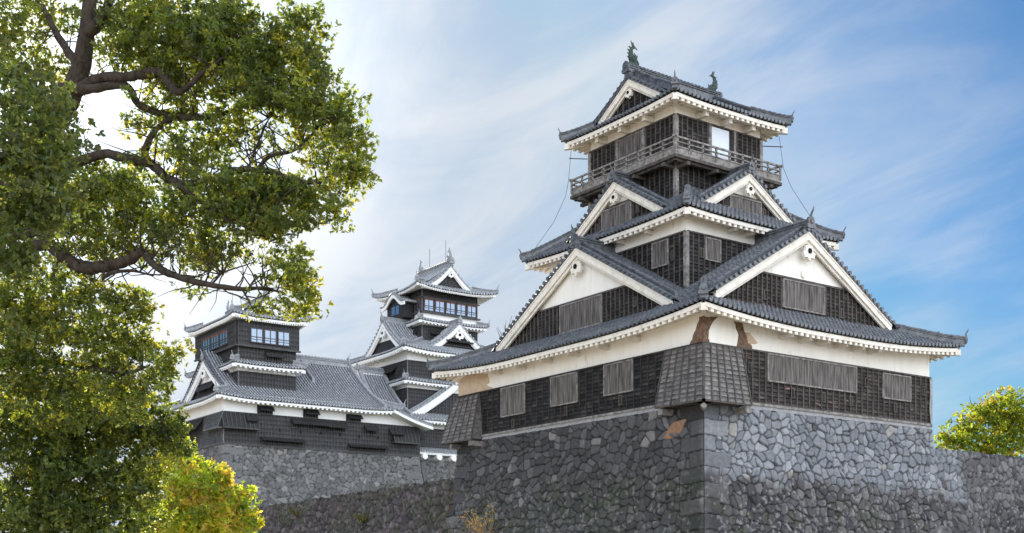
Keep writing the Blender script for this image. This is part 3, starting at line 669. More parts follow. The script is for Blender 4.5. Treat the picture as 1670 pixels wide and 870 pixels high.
# flared stone-drop bays
def flared(mb, bt, mp, s0, s1, s0b, s1b, zt, zb_, qt, qb_, n, rows, left=True, right=True):
    mb.nb6 = getattr(mb, 'nb6', 0)+n*rows
    f = lambda s, t: (s0+(s1-s0)*s)*(1-t)+(s0b+(s1b-s0b)*s)*t
    for k in range(rows):
        for i in range(n):
            t0, t1 = k/rows, (k+1)/rows; u0, u1 = i/n, (i+1)/n; e = .035+jit(.008)
            P_ = lambda u, t, ex: mp(f(u, t), qt+(qb_-qt)*t-ex, zt+(zb_-zt)*t)
            mb.add([P_(u0, t0, .005), P_(u1, t0, .005), P_(u1, t1, e), P_(u0, t1, e), P_(u0, t1, 0), P_(u1, t1, 0)], [(0, 1, 2, 3), (2, 3, 4, 5)])
    for i in range(n+1):
        u = i/n; strip_box(bt, [mp(f(u, t)-.035, qt+(qb_-qt)*t-.02, zt+(zb_-zt)*t) for t in (0, .5, 1)], np.array(mp(0, -.06, 0)), np.array(mp(.07, 0, 0)))
BZ, BO = 10.12, -.92
bm = MB(); bt = MB()
flared(bm, bt, ML, -.14, 2.5, -.95, 2.40, Z1w, BZ, -.14, BO, 6, 12); flared(bm, bt, MR, -.14, 2.4, -.95, 2.28, Z1w, BZ, -.14, BO, 6, 12)
tube(bt, [(-.16, -.16, Z1w), (-.96, -.96, BZ)], .05, 4)
for mpx, e in ((ML, 2.5), (MR, 2.4)):
    prism(bm, [mpx(e-.02, -.02, Z1w), mpx(e-.02, -.14, Z1w), mpx(e-.12, BO, BZ), mpx(e-.12, -.02, BZ)], [mpx(e-.05, -.02, Z1w), mpx(e-.05, -.14, Z1w), mpx(e-.15, BO, BZ), mpx(e-.15, -.02, BZ)])
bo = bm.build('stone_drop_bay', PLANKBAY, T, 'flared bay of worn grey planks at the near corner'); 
bx(bt, ML, -.98, 2.42, BO-.06, BO+.06, BZ-.1, BZ); bx(bt, MR, -.98, 2.30, BO-.06, BO+.06, BZ-.1, BZ); bx(bt, ML, -.9, 2.4, BO+.08, .0, BZ-.06, BZ-.03); bx(bt, MR, -.9, 2.28, BO+.08, .0, BZ-.06, BZ-.03)
bt.build('batten', BATTEN, bo)
sb_ = MB()
for mpx in (ML, MR):
    bx(sb_, mpx, 2.0, 2.26, BO+.02, .1, BZ-.42, BZ-.13)
tube(sb_, [(-.80, -.80, BZ-.28), (.1, .1, BZ-.28)], .16, 4); sb_.build('support_beam', GREYWOOD, bo)
bm = MB(); bt = MB(); flared(bm, bt, ML, 19.1, A_+.12, 18.75, A_+.65, Z1w-.05, BZ+.0, -.14, BO, 5, 12)
for e, eb in ((19.12, 18.78), (A_+.1, A_+.6)): prism(bm, [ML(e, .0, Z1w), ML(e, -.14, Z1w), ML(eb, BO, BZ), ML(eb, .0, BZ)], [ML(e+.03, .0, Z1w), ML(e+.03, -.14, Z1w), ML(eb+.03, BO, BZ), ML(eb+.03, .0, BZ)])
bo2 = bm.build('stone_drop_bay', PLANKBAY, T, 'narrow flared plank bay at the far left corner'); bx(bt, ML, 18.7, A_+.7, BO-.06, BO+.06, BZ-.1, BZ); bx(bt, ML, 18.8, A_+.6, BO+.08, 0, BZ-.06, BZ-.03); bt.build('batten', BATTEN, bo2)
sb_ = MB(); bx(sb_, ML, 18.75, 19.05, BO-.04, .1, BZ-.42, BZ-.13); bx(sb_, ML, 21.1, 21.35, BO+.1, .1, BZ-.42, BZ-.13); sb_.build('support_beam', GREYWOOD, bo2)
# bared clay where plaster has fallen
def patch(mp, pts, q, m, name, label, th=.02):
    mb = MB(); cs = sum(p[0] for p in pts)/len(pts); cz = sum(p[1] for p in pts)/len(pts); rag = []
    for i, p in enumerate(pts):
        r = pts[(i+1) % len(pts)]
        for t in (0, .33, .66):
            x = p[0]*(1-t)+r[0]*t; z = p[1]*(1-t)+r[1]*t; k = 0 if t == 0 else jit(.05); rag.append((x+k, z+jit(.03)))
    prism(mb, [mp(s, q, z) for s, z in rag], [mp(s, q+th, z) for s, z in rag]); o = mb.build(name, m, T, label); return o
patch(MR, [(-.02, 14.3), (.32, 14.3), (.98, 14.42), (.58, 14.03), (.32, 13.62), (.29, 13.24), (.47, 13.05), (-.02, 13.05)], -.016, CLAY, 'bare_clay', 'brown patch of bare clay at the near corner')
patch(ML, [(-.02, 14.3), (.27, 14.3), (.48, 13.86), (.74, 13.47), (.95, 13.05), (-.02, 13.05)], -.016, CLAY, 'bare_clay', 'brown patch of bare clay at the near corner')
patch(MR, [(2.06, 14.3), (2.6, 14.36), (2.81, 13.87), (2.95, 13.7), (3.05, 13.4), (3.29, 13.28), (3.35, 13.05), (2.25, 13.05), (2.39, 13.68), (2.19, 14.04)], -.016, CLAY, 'bare_clay', 'second brown patch of bare clay right of the corner')
patch(MR, [(2.9, 13.87), (3.22, 13.83), (3.55, 13.6), (3.78, 13.4), (3.3, 13.3), (3.05, 13.4)], -.01, CLAYPALE, 'bare_undercoat', None)
patch(ML, [(A_, 14.05), (20.43, 14.35), (18.35, 14.06), (18.16, 13.5), (18.49, 13.39), (17.68, 13.05), (A_, 13.05)], -.012, CLAYPALE, 'bare_undercoat', 'cream patch of stained plaster at the far left end')
# loose white cover at the right end
cv = MB(); prism(cv, [MR(s, -.15, z) for s, z in ((17.7, 12.95), (17.97, 12.9), (17.84, 11.9), (17.80, 11.1), (17.93, 10.2), (17.8, 10.3), (17.68, 11.2), (17.74, 12.2))], [MR(s, -.12, z) for s, z in ((17.7, 12.95), (17.97, 12.9), (17.84, 11.9), (17.80, 11.1), (17.93, 10.2), (17.8, 10.3), (17.68, 11.2), (17.74, 12.2))]); cv.build('loose_cover', MORTAR, T)

# roof over the first storey
h1 = lambda d: .50*d+.014*d*d
R1, f1 = skirt_roof(T, -1.258, B_+1.258, -1.258, A_+1.258, 14.31, h1, .50, 8.5, 3.52, B_-3.52, 4.82, A_-4.82, brackets=6, orn=.75)
GX = dict(pitch=.28, step=.30)
gable(T, ML, .75, 10.79, 7.8, 20.12, 15.68, .0, 4.9, f1, band=17.3, shutters=((9.0, 12.6, 15.7, 17.18),), slots=((6.2, 16.3), (14.6, 15.95)), board=.46, pend=1.0, over=.5, bh=.2, boardm=BOARD)
gable(T, MR, 1.05, 8.93, 7.0, 20.12, 15.98, .0, 6.2, f1, band=17.55, shutters=((7.3, 10.5, 16.0, 17.4),), slots=((5.9, 16.4), (12.0, 16.2)), board=.46, pend=1.0, over=.5, boardm=BOARD_R)
dk = MB(); c0 = np.array(MR(8.95, 1.47, 17.95)); tube(dk, [c0, c0+np.array((0, .12, 0))], .2, 12); dk.build('plaster_disc', TRIM, T)
# second storey block
x20, x21, y20, y21 = 3.52, B_-3.52, 4.82, A_-4.82
wallbox(T, x20, x21, y20, y21, 14.8, 21.2, PLASTER, 'plaster_wall')
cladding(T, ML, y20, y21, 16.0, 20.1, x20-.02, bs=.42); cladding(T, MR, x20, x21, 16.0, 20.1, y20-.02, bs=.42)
cp_ = MB(); bx(cp_, MR, x20-.14, x20+.08, y20-.14, y20+.08, 15.8, 20.1); cp_.build('corner_post', GREYWOOD, T)
shutter(T, ML, 6.14, 7.31, 18.68, 19.95, x20-.12); shutter(T, MR, 4.86, 5.9, 18.85, 19.95, y20-.12)
slot(T, ML, 5.75, 19.0, x20-.1); slot(T, MR, 4.55, 19.1, y20-.1)
# second roof
h2 = lambda d: .66*d+.02*d*d
R2, f2 = skirt_roof(T, 2.555, 14.8, 3.78, 18.1, 21.08, h2, .16, 5, 5.2, 12.0, 7.37, 14.84, brackets=4, orn=.62, hiph=.26)
gable(T, ML, 3.25, 10.45, 4.05, 24.2, 21.72, .0, 6.4, f2, band=23.0, shutters=((9.35, 11.8, 21.8, 22.85),), slots=((8.75, 22.35), (12.3, 22.0)), board=.42, pend=.72, over=.45, ridgeh=.36, ridge_end=.75, bh=.18)
gable(T, MR, 5.1, 8.75, 3.8, 24.3, 21.95, .0, 8.6, f2, band=23.05, shutters=((7.5, 9.9, 22.0, 22.92),), slots=((7.0, 22.4), (10.2, 22.4)), board=.42, pend=.72, over=.45, ridgeh=.36, ridge_end=.75, bh=.18)
br_ = MB()
# hidden rear of second roof: damaged white bracket under its right eave
bx(br_, MR, 10.6, 11.1, 3.95, 4.8, 19.75, 20.15); br_.build('plaster_bracket', TRIM, T)

# third storey, balcony
x30, x31, y30, y31 = 5.2, 12.0, 7.37, 14.84
wallbox(T, x30, x31, y30, y31, 21.5, 28.3, PLASTER, 'plaster_wall')
for mpx, a, b, q in ((ML, y30, y31, x30), (MR, x30, x31, y30)):
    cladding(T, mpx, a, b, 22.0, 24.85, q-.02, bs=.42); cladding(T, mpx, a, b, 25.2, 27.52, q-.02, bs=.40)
for mpx, a, b, q in ((back(ML, 8.6), y30, y31, x30), (back(MR, 11.105), x30, x31, y30)):
    cladding(T, mpx, a, b, 22.0, 24.85, q-.02, bs=.9); cladding(T, mpx, a, b, 25.2, 27.52, q-.02, bs=.9)
cp_ = MB()
for (x, y) in ((x30, y30), (x30, y31), (x31, y30)): cp_.mark(); cp_.add([(x+a, y+b, z) for a in (-.13, .1) for b in (-.13, .1) for z in (21.8, 27.55)], BF)
for s in (9.9, 12.25): cp_.mark(); bx(cp_, ML, s-.09, s+.09, x30-.16, x30, 25.2, 27.55)
for s in (7.75, 9.75): cp_.mark(); bx(cp_, MR, s-.09, s+.09, y30-.16, y30, 25.2, 27.55)
cp_.build_split('corner_post', GREYWOOD, T)
shutter(T, ML, 10.05, 12.15, 25.3, 27.4, x30-.10, SHUTTER)
sc_ = MB(); bx(sc_, MR, 7.87, 9.25, y30-.15, y30-.06, 25.35, 27.42); sc_.build('sky_panel', SCREEN, T)  # solid pale panel added in place of sky seen through the opening
sc_ = MB(); bx(sc_, MR, 9.27, 9.66, y30-.14, y30-.06, 25.3, 27.42); sc_.build('sliding_door', BOARD, T)
# eave blocks above the third storey wall
be = MB()
for i in range(3):
    be.mark(); s = y30+(i+.9)*(y31-y30)/3.6; bx(be, ML, s-.13, s+.13, x30-.75, x30, 27.62, 27.9)
    be.mark(); s = x30+(i+.9)*(x31-x30)/3.6; bx(be, MR, s-.13, s+.13, y30-.75, y30, 27.62, 27.9)
be.build_split('eave_bracket', TRIM, T)
ob_ = .84; bx0, bx1, by0, by1 = x30-ob_, x31+ob_, y30-ob_, y31+ob_
bl = MB(); bl.add([(x, y, z) for x in (bx0, bx1) for y in (by0, by1) for z in (24.95, 25.1)], BF); bo = bl.build('balcony', GREYWOOD, T)
jb = MB()
for mpx, a, b, q in ((ML, by0, by1, bx0), (MR, bx0, bx1, by0), (back(ML, 8.6), by0, by1, bx0), (back(MR, 11.105), bx0, bx1, by0)):
    bx(jb, mpx, a-.05, b+.05, q-.06, q+.1, 24.78, 24.95); bx(jb, mpx, a+.1, b-.1, q+.14, q+.3, 24.66, 24.94)
    for i in range(4): s = a+.9+(b-a-1.8)*i/3; bx(jb, mpx, s-.11, s+.11, q-.12, q+.9, 24.48, 24.68)
jb.build('balcony_joist', BATTEN, bo)
rl = MB()
for mpx, a, b, q in ((ML, by0, by1, bx0), (MR, bx0, bx1, by0), (back(ML, 8.6), by0, by1, bx0), (back(MR, 11.105), bx0, bx1, by0)):
    for z, h_, e in ((25.98, .10, .16), (25.68, .06, 0), (25.42, .07, 0)): bx(rl, mpx, a-e, b+e, q-.02, q+.08, z-h_, z)
    bx(rl, mpx, a, b, q+.02, q+.05, 25.1, 25.36)
    n = int((b-a)/.98)
    for i in range(n+1): s = a+(b-a)*i/n; bx(rl, mpx, s-.05, s+.05, q-.02, q+.08, 25.1, 25.93)
rl.build('railing', GREYWOOD, bo)
# top roof: ridge along X, gables facing -X and +X
h3 = lambda d: .50*d+.014*d*d
ins = 1.55
R3, f3 = skirt_roof(T, 4.02, 13.18, 6.19, 16.02, 28.27, h3, .12, 3.5, x30, x31, y30, y31, gab=('x', ins, x30, y30), brackets=0, orn=.62, hiph=.28)
zr = 28.27+h3(4.91)
gable(T, ML, 4.95, 11.105, 2.75, 30.72, 29.0, .0, 5.5, f3, band=30.0, board=.40, pend=.6, over=.4, ridgeh=.3, rake=False, ridge_end=.5, W_ext=1.15, name='gable', bh=.2, batsp=.5)
gable(T, back(ML, 8.6), 4.95, 11.105, 2.75, 30.72, 29.0, .0, 5.5, f3, board=.40, pend=0, over=.4, ridgeh=.3, rake=False, ridge_end=.5, W_ext=1.15, name='gable')
rb = MB(); rb.mark(); ridge(rb, [(x, 11.105, zr+.12) for x in np.linspace(4.85, 12.35, 10)], .42, .42, .3, jitter=.012)
ornament(rb, (4.8, 11.105, zr+.15), (-1, 0, 0), 1.0, spike=False); ornament(rb, (12.4, 11.105, zr+.15), (1, 0, 0), 1.0, spike=False)
for sg in (-1, 1):
    for mpx in (ML, back(ML, 8.6)):
        pts = [mpx(11.105+sg*w, 5.35, f3(6, 11.105+sg*w)+.16) for w in np.linspace(.3, 3.6, 8)][::-1]; rb.mark(); ridge(rb, pts, .26, .24, .3, jitter=.012); ornament(rb, pts[0], (0, sg, 0), .55, spike=False)
rb.build_split('ridge', TILE, R3)
roof_fish(R3, (5.25, 11.105, zr+.62), (1, 0, 0), .84); roof_fish(R3, (11.95, 11.105, zr+.52), (-1, 0, 0), .84)
# lightning cables
def cable(parent, pts, r=.02, name='cable', m=CABLE):
    mb = MB(); tube(mb, pts, r, 5); return mb.build(name, m, parent)
cable(T, [(4.3, 15.6, 27.8), (4.2, 15.75, 25.9), (4.1, 15.9, 25.0), (3.5, 16.3, 23.4), (2.7, 16.9, 22.0), (2.5, 17.3, 21.3)], .013)
cable(T, [(12.8, 6.6, 27.7), (13.0, 6.45, 25.8), (13.4, 6.2, 24.7), (14.6, 4.6, 21.3)], .013)
arm = MB(); tube(arm, [(5.1, 15.0, 27.2), (4.2, 15.7, 27.25)], .03, 5); tube(arm, [(12.0, 7.4, 27.2), (13.0, 6.5, 27.1)], .03, 5); arm.build('cable_arm', CABLE, T)

# ------------------------------------------------------------------ keeps
KG = dict(tile=TILE_K, rtile=TILE_KR, trim=PLASTER_W, wallm=PLASTER_W, boardm=BLACKBOARD, battm=BLACKBATTEN, jitter=0.)
KS = dict(tile=TILE_K, rtile=TILE_KR, trim=PLASTER_W, jitter=0.)
def kclad(parent, mp, s0, s1, z0, z1, q, pale=False, bs=.34): return cladding(parent, mp, s0, s1, z0, z1, q, bh=.45, bs=bs, boardm=BLACKBOARD, battm=PALEBATTEN if pale else BLACKBATTEN, bw=.03, rough=0)
def awning(parent, mp, s0, s1, zt, zb_, q, out=.75):
    mb = MB(); zl = zt-(zt-zb_)*.62
    prism(mb, [mp(s0, q-.06, zt), mp(s0, q-out, zl), mp(s0, q-out+.03, zl-.07), mp(s0, q-.03, zt-.09)], [mp(s1, q-.06, zt), mp(s1, q-out, zl), mp(s1, q-out+.03, zl-.07), mp(s1, q-.03, zt-.09)])
    n = int((s1-s0)/.5)
    for i in range(n+1):
        s = s0+.02+(s1-s0-.04)*i/n; strip_box(mb, [mp(s-.02, q-.06, zt+.03), mp(s-.02, q-out, zl+.03)], (0, 0, -.03), np.array(mp(.04, 0, 0)))
    o = mb.build('propped_shutter', BLACKBOARD, parent)
    wb = MB(); bx(wb, mp, s0+.1, s1-.1, q-.05, q-.01, zb_, zt-.1); wb.build('dark_opening', BLACKHOLE, o)
    gb = MB()
    n = max(2, int((s1-s0)/.28))
    for i in range(n+1): s = s0+.1+(s1-s0-.2)*i/n; bx(gb, mp, s-.035, s+.035, q-.12, q-.04, zb_, zt-.1)
    bx(gb, mp, s0+.05, s1-.05, q-.14, q-.02, zb_-.08, zb_); gb.build('window_bar', BLACKBATTEN, o); return o
def glazing(parent, mp, s0, s1, z0, z1, q, n, red=False, bars=2):
    for k in range(n):
        w = (s1-s0)/n; a = s0+k*w+.14; b = s0+(k+1)*w-.14
        fr = MB()
        for bb in ((a-.1, a, z0-.1, z1+.1), (b, b+.1, z0-.1, z1+.1), (a, b, z1, z1+.1), (a, b, z0-.1, z0)): bx(fr, mp, bb[0], bb[1], q-.10, q+.05, bb[2], bb[3])
        for i in range(1, bars): s = a+(b-a)*i/bars; bx(fr, mp, s-.035, s+.035, q-.07, q-.01, z0, z1)
        zz = z0+(z1-z0)*.38; bx(fr, mp, a, b, q-.08, q-.012, zz-.035, zz+.035); bx(fr, mp, a, b, q-.075, q-.012, zz-.27, zz-.22)
        o = fr.build('window', BLACKBATTEN, parent)
        gm = MB(); bx(gm, mp, a, b, q-.02, q+.0, z0, z1); gm.build('pane', GLASS, o)
        if red:
            rm = MB(); bx(rm, mp, a, b, q-.055, q-.03, z1-.16, z1); bx(rm, mp, a+.02, a+.12, q-.055, q-.03, z0+.3, z1); rm.build('inner_frame', REDFRAME, o)

# ---- small keep
KX, KY, KZ = 5.33, 72.6, 15.2; KX1, KY1 = 28.16, 87.4
S_ = root('small_keep', 'smaller white and black castle keep with long grey roof, left behind the tree branches', 'castle keep', ((KX+KX1)/2, (KY+KY1)/2, KZ))
fl = lambda z: .02+.045*np.clip(15.1-z, 0, 99)+.022*np.clip(15.1-z, 0, 99)**2
sb2 = root('keep_stone_base', 'grey stone base with sharp corner under the small keep', 'stone wall', ((KX+KX1)/2, (KY+KY1)/2, 7))
parts = [stone_face(ML, KY, KY1, 6.5, 15.1, lambda z: KX-fl(z), fl, fl, .60, .50, .09, col_keep, seed=8, corner='a', corner_w=1.5),
         stone_face(MR, KX, KX1, 6.5, 15.1, lambda z: KY-fl(z), fl, fl, .60, .50, .09, col_keep, seed=9, corner='ab', corner_w=1.5),
         stone_face(back(ML, (KX+KX1)/2), KY, KY1, 6.5, 15.1, lambda z: KX-fl(z), fl, fl, .75, .62, .2, col_keep, seed=10)]
V, Q, C_ = merge(parts); np_mesh('stone_face', V, Q, STONE, sb2, C_)
cp = MB(); cp.add([(x, y, z) for x in (KX+.02, KX1-.02) for y in (KY+.02, KY1-.02) for z in (14.6, 15.08)], BF); cp.build('wall_top', MORTAR, sb2)
KE = 25.3
wallbox(S_, KX, KE-1.1, KY, KY1, 15.1, 20.3, PLASTER_W, 'plaster_wall')
pw = MB(); pr_ = [(KE-1.1, 15.1), (KX1, 15.1), (KX1, 18.35), (26.5, 18.75), (KE-1.1, 19.6)]; prism(pw, [(x, KY+.01, z) for x, z in pr_], [(x, KY1, z) for x, z in pr_]); pw.build('plaster_wall', PLASTER_W, S_)
kclad(S_, ML, KY, KY1, 15.2, 18.33, KX-.02, pale=True); kclad(S_, MR, KX, KX1, 15.2, 18.33, KY-.02)
gs = MB()
for mpx, a, b, q in ((ML, KY-.1, KY1, KX), (MR, KX-.1, KX1+.1, KY)): bx(gs, mpx, a, b, q-.18, q, 15.02, 15.16)
gs.build('timber_sill', BLACKBATTEN, S_)
def kbay(mpa, a0, a1, q, zt, zb_, out=.75):
    bm = MB(); bt = MB(); flared(bm, bt, mpa, a0, a1, a0, a1, zt, zb_, q-.1, q-out, max(2, int((a1-a0)/.45)), 6)
    for e in (a0, a1): prism(bm, [mpa(e, q, zt), mpa(e, q-.1, zt), mpa(e, q-out, zb_), mpa(e, q, zb_)], [mpa(e+.02, q, zt), mpa(e+.02, q-.1, zt), mpa(e+.02, q-out, zb_), mpa(e+.02, q, zb_)])
    bx(bt, mpa, a0-.03, a1+.03, q-out-.05, q, zb_-.12, zb_)
    o = bm.build('stone_drop_bay', BLACKBOARD, S_); bt.build('batten', BLACKBATTEN if mpa is MR else PALEBATTEN, o)
kbay(ML, KY-.3, KY+3.4, KX, 18.3, 16.75); kbay(MR, KX-.3, KX+3.5, KY, 18.3, 16.75)
D = lambda x, y: (x/5.436+280, y/5.436+620)
def onp(mp, q, u, v):
    r = F+RR*(u-835)/FPX+UU*(435+SV-v)/FPX; ax = 0 if mp is ML else 1; t = (q-CAM[ax])/r[ax]; p = CAM+r*t
    return (p[1] if mp is ML else p[0]), p[2]
def rect(mp, q, u0, v0, u1, v1):
    a = onp(mp, q, u0, v0); b = onp(mp, q, u1, v1); return (min(a[0], b[0]), max(a[0], b[0]), max(a[1], b[1]), min(a[1], b[1]))
kbay(MR, 24.6, KX1-.4, KY, 18.1, 16.5)
for (u0, v0, u1, v1) in ((399, 675, 417, 697), (474, 683, 531, 703), (531, 688, 563, 707), (593, 694, 613, 711), (633, 699, 655, 718)):
    s0, s1, zt, zb_ = rect(MR, KY, u0, v0, u1, v1); awning(S_, MR, s0, s1, min(zt, 18.3), zb_+.1, KY-.05)
for (u0, v0, u1, v1) in ((424, 711, 494, 729), (567, 723, 629, 739)):
    s0, s1, zt, zb_ = rect(MR, KY, u0, v0, u1, v1); awning(S_, MR, s0, s1, zt-.1, 15.5, KY-.05)
for (u0, v0, u1, v1) in ((420, 661, 444, 676), (495, 667, 518, 684), (565, 675, 588, 691)):
    s0, s1, zt, zb_ = rect(MR, KY, u0, v0, u1, v1); fr = MB(); bx(fr, MR, s0-.05, s1+.05, KY-.05, KY+.02, 18.4, zt); fr.build('window_surround', BLACKBOARD, S_); awning(S_, MR, s0+.1, s1, zt-.05, 18.45, KY-.06, .6)
awning(S_, ML, 77.6, 83.5, 18.25, 16.4, KX-.05, .95)
awning(S_, ML, 79.3, 83.2, 16.5, 15.5, KX-.05, .6)
slots_ = MB()
for s in np.arange(9, 27, 2.3): slots_.mark(); bx(slots_, MR, s, s+.14, KY-.12, KY-.05, 16.7, 17.05)
slots_.build_split('loophole', BLACKHOLE, S_)
hk = lambda d: .44*d+.046*d*d
# main roof, ridge along X
KYc = (KY+KY1)/2
RK, fk = skirt_roof(S_, KX-1.2, KE, KY-1.2, KY1+1.2, 19.72, lambda d: .44*d+.029*d*d, .3, 5, KX, KE-1.2, KY, KY1, gab=('x', 1.9, KX, KY), brackets=0, orn=.9, pitch=.34, step=.36, rw=.10, tooth=.5, hipw=.34, hiph=.34, **KS)
zrk = 19.72+.44*8.6+.029*8.6**2
gable(S_, ML, KX+.7, KYc, 5.9, 24.55, 20.75, .28, KX+1.9, fk, band=22.3, face_z=20.6, pitch=.34, step=.36, rw=.10, board=.62, pend=1.2, over=.6, rake=True, ridgeh=.4, ridge_end=1.0, W_ext=1.02, batsp=.5, bh=.4, **KG)
awning(S_, ML, 77.5, 82.0, 22.3, 21.0, KX+1.25, .7)
rb = MB(); ridge(rb, [(x, KYc, zrk+.12) for x in np.linspace(KX+2.4, KE-2.2, 10)], .5, .6, .4); ornament(rb, (KE-2.1, KYc, zrk+.3), (1, 0, 0), 1.3)
lf = lambda x, y: 19.75-.40*(x-24.6)+.022*(x-24.6)**2
mbl = MB(); face(back(ML, 0), -29.1, KY-1.25, 81, lf, lambda s_: 4.4, .34, .36, .10, mbl); le = mbl.build('lean_roof', TILE_K, S_)
tbl = MB(); strip_box(tbl, [(x, KY-1.3, lf(x, 0)-.05) for x in np.linspace(24.2, 29.15, 10)], (0, 0, -.28), (0, .25, 0)); strip_box(tbl, [(x, KY-1.1, lf(x, 0)-.3) for x in np.linspace(24.2, 29.0, 10)], (0, 0, -.06), (0, 1.1, 0)); tbl.build('bargeboard', PLASTER_W, le)
tbl = MB(); ridge(tbl, [(x, KY-1.15, lf(x, 0)+.12) for x in np.linspace(29.1, 24.9, 9)], .26, .2, .36); tbl.build('rake_ridge', TILE_KR, le)
pts = [(KE-1.95, KYc-w, fk(KE-2.0, KYc-w)+.16) for w in np.linspace(8.3, .3, 14)]; ridge(rb, pts, .36, .34, .4)
strip_box(tbl, [(0,0,0),(0,0,.01)], (0,0,0), (0,0,0)) if 0 else None
for xx in (14.9, 17.3):
    pts = [(xx, KYc-w, fk(15, KYc-w)+.16) for w in np.linspace(3.2, .3, 8)]; ridge(rb, pts, .3, .3, .4)
rb.build('ridge', TILE_KR, RK)
# the top tower
TX0, TY0, TX1, TY1 = 7.73, 74.6, 14.1, 85.3
wallbox(S_, TX0, TX1, TY0, TY1, 20, 28.5, PLASTER_W, 'plaster_wall')
kclad(S_, MR, TX0, TX1, 21.4, 22.88, TY0-.02); kclad(S_, ML, TY0, TY1, 21.4, 22.88, TX0-.02)
RS, fs = skirt_roof(S_, TX0-1, TX1+.75, TY0-1, TY1+1, 23.62, lambda d: .5*d, .12, 3, TX0, TX1, TY0, TY1, brackets=4, orn=.8, pitch=.34, step=.36, rw=.10, tooth=.5, fh=.2, **KS)
kclad(S_, MR, TX0, TX1, 24.0, 25.45, TY0-.02); kclad(S_, ML, TY0, TY1, 24.0, 25.45, TX0-.02)
awning(S_, MR, 10.6, 12.6, 25.3, 24.3, TY0-.05, .6)
kclad(S_, MR, TX0-.2, TX1+.25, 25.6, 28.05, TY0-.32, bs=.3); kclad(S_, ML, TY0-.2, TY1+.3, 25.6, 28.05, TX0-.32, bs=.3)
ov = MB(); ov.add([(x, y, z) for x in (TX0-.3, TX1+.25) for y in (TY0-.3, TY1+.3) for z in (25.5, 28.1)], BF); ov.build('overhanging_storey', BLACKBOARD, S_)
lg = MB()
for mpx, a, b, q in ((MR, TX0-.45, TX1+.4, TY0-.3), (ML, TY0-.45, TY1+.4, TX0-.3)): bx(lg, mpx, a, b, q-.2, q, 25.42, 25.58); bx(lg, mpx, a, b, q-.12, q, 28.02, 28.14)
lg.build('ledge', BLACKBATTEN, S_)
wd = MB(); bx(wd, MR, 8.75, 13.3, TY0-.42, TY0-.36, 25.95, 27.5); wd.build('window_recess', BLACKBOARD, S_)
glazing(S_, MR, 8.78, 13.3, 26.0, 27.35, TY0-.45, 3, bars=2); glazing(S_, ML, 76.2, 83.4, 26.0, 27.4, TX0-.45, 3, red=True, bars=3)
RT, ft = skirt_roof(S_, TX0-1.05, TX1+1.0, TY0-1.05, TY1+1.05, 28.55, lambda d: .42*d+.028*d*d, .25, 3, TX0, TX1, TY0, TY1, gab=('y', 1.3, TX0-.2, TY0-.2), brackets=0, orn=.8, pitch=.34, step=.36, rw=.10, tooth=.25, fh=.22, **KS)
TXc = (TX0+TX1)/2-.02; TYc = (TY0+TY1)/2; zt_ = 28.55+.42*4.2+.028*4.2**2
gable(S_, MR, TY0+.0, TXc, 2.2, zt_-.15, 28.95, .3, TY0+1.2, ft, face_z=28.9, pitch=.34, step=.36, rw=.10, board=.45, pend=.6, over=.4, rake=True, ridgeh=.3, ridge_end=.6, W_ext=1.02, lattice=True, **KG)
rb = MB(); ridge(rb, [(TXc, y, zt_+.1) for y in np.linspace(TY0-.1, TY1+.1, 8)], .4, .42, .4); rb.build('ridge', TILE_KR, RT)
roof_fish(RT, (TXc, TY0+.4, zt_+.5), (0, 1, 0), .8, TILE_KR); roof_fish(RT, (TXc, TY1-.3, zt_+.5), (0, -1, 0), .8, TILE_KR)
cable(S_, [(TXc, TY1-1.5, zt_+.4), (TXc, TY1-1.5, zt_+2.4)], .022, 'lightning_rod')

# ---- connecting roof between the keeps
def fconn(x, y): return 0
# ---- great keep
GX0, GX1, GY0, GY1 = 31.8, 50.4, 81.3, 98.9
G_ = root('great_keep', 'tall white and black main keep with stacked grey gabled roofs in the distance', 'castle keep', (41.1, 90, 15))
gk = dict(pitch=.40, step=.42, rw=.12)
sb3 = root('keep_stone_base', 'short strip of grey stone wall below the round white beams', 'stone wall', (41, 90, 7))
P = [stone_face(MR, 26, 56, 6.5, 15.6, lambda z: 79.6-.1*(15.6-z), zero, zero, .60, .50, .11, col_keep, seed=12)]
V, Q, C_ = merge(P); np_mesh('stone_face', V, Q, STONE, sb3, C_); cp = MB(); cp.add([(x, y, z) for x in (26, 56) for y in (79.7, 104) for z in (14.9, 15.58)], BF); cp.build('wall_top', MORTAR, sb3)
wallbox(G_, 29.8, 52.5, 80.3, 101, 15.6, 20.6, PLASTER_W, 'plaster_wall')
kclad(G_, MR, 29.8, 52.5, 16.9, 19.4, 80.28)
awning(G_, MR, 30.3, 33.0, 19.0, 17.6, 80.2, .9)
# tiled strip with three round white beam ends
mb = MB(); fz = lambda x, y: 16.55+.45*(y-78.9)
face(MR, 78.9, 29.5, 40, fz, lambda s: 1.3, .34, .4, .10, mb); ts = mb.build('tiled_ledge', TILE_K, G_)
mb = MB()
for s in (32.7, 34.7, 36.7): mb.mark(); tube(mb, [(s, 78.75, 15.95), (s, 80.4, 15.75)], [.36, .42], 14)
mb.build_split('round_beam', PLASTER_W, ts); mb = MB(); bx(mb, MR, 29.5, 40, 79.0, 79.15, 16.28, 16.5); bx(mb, MR, 29.5, 40, 79.0, 80.3, 16.2, 16.3); mb.build('fascia', PLASTER_W, ts)
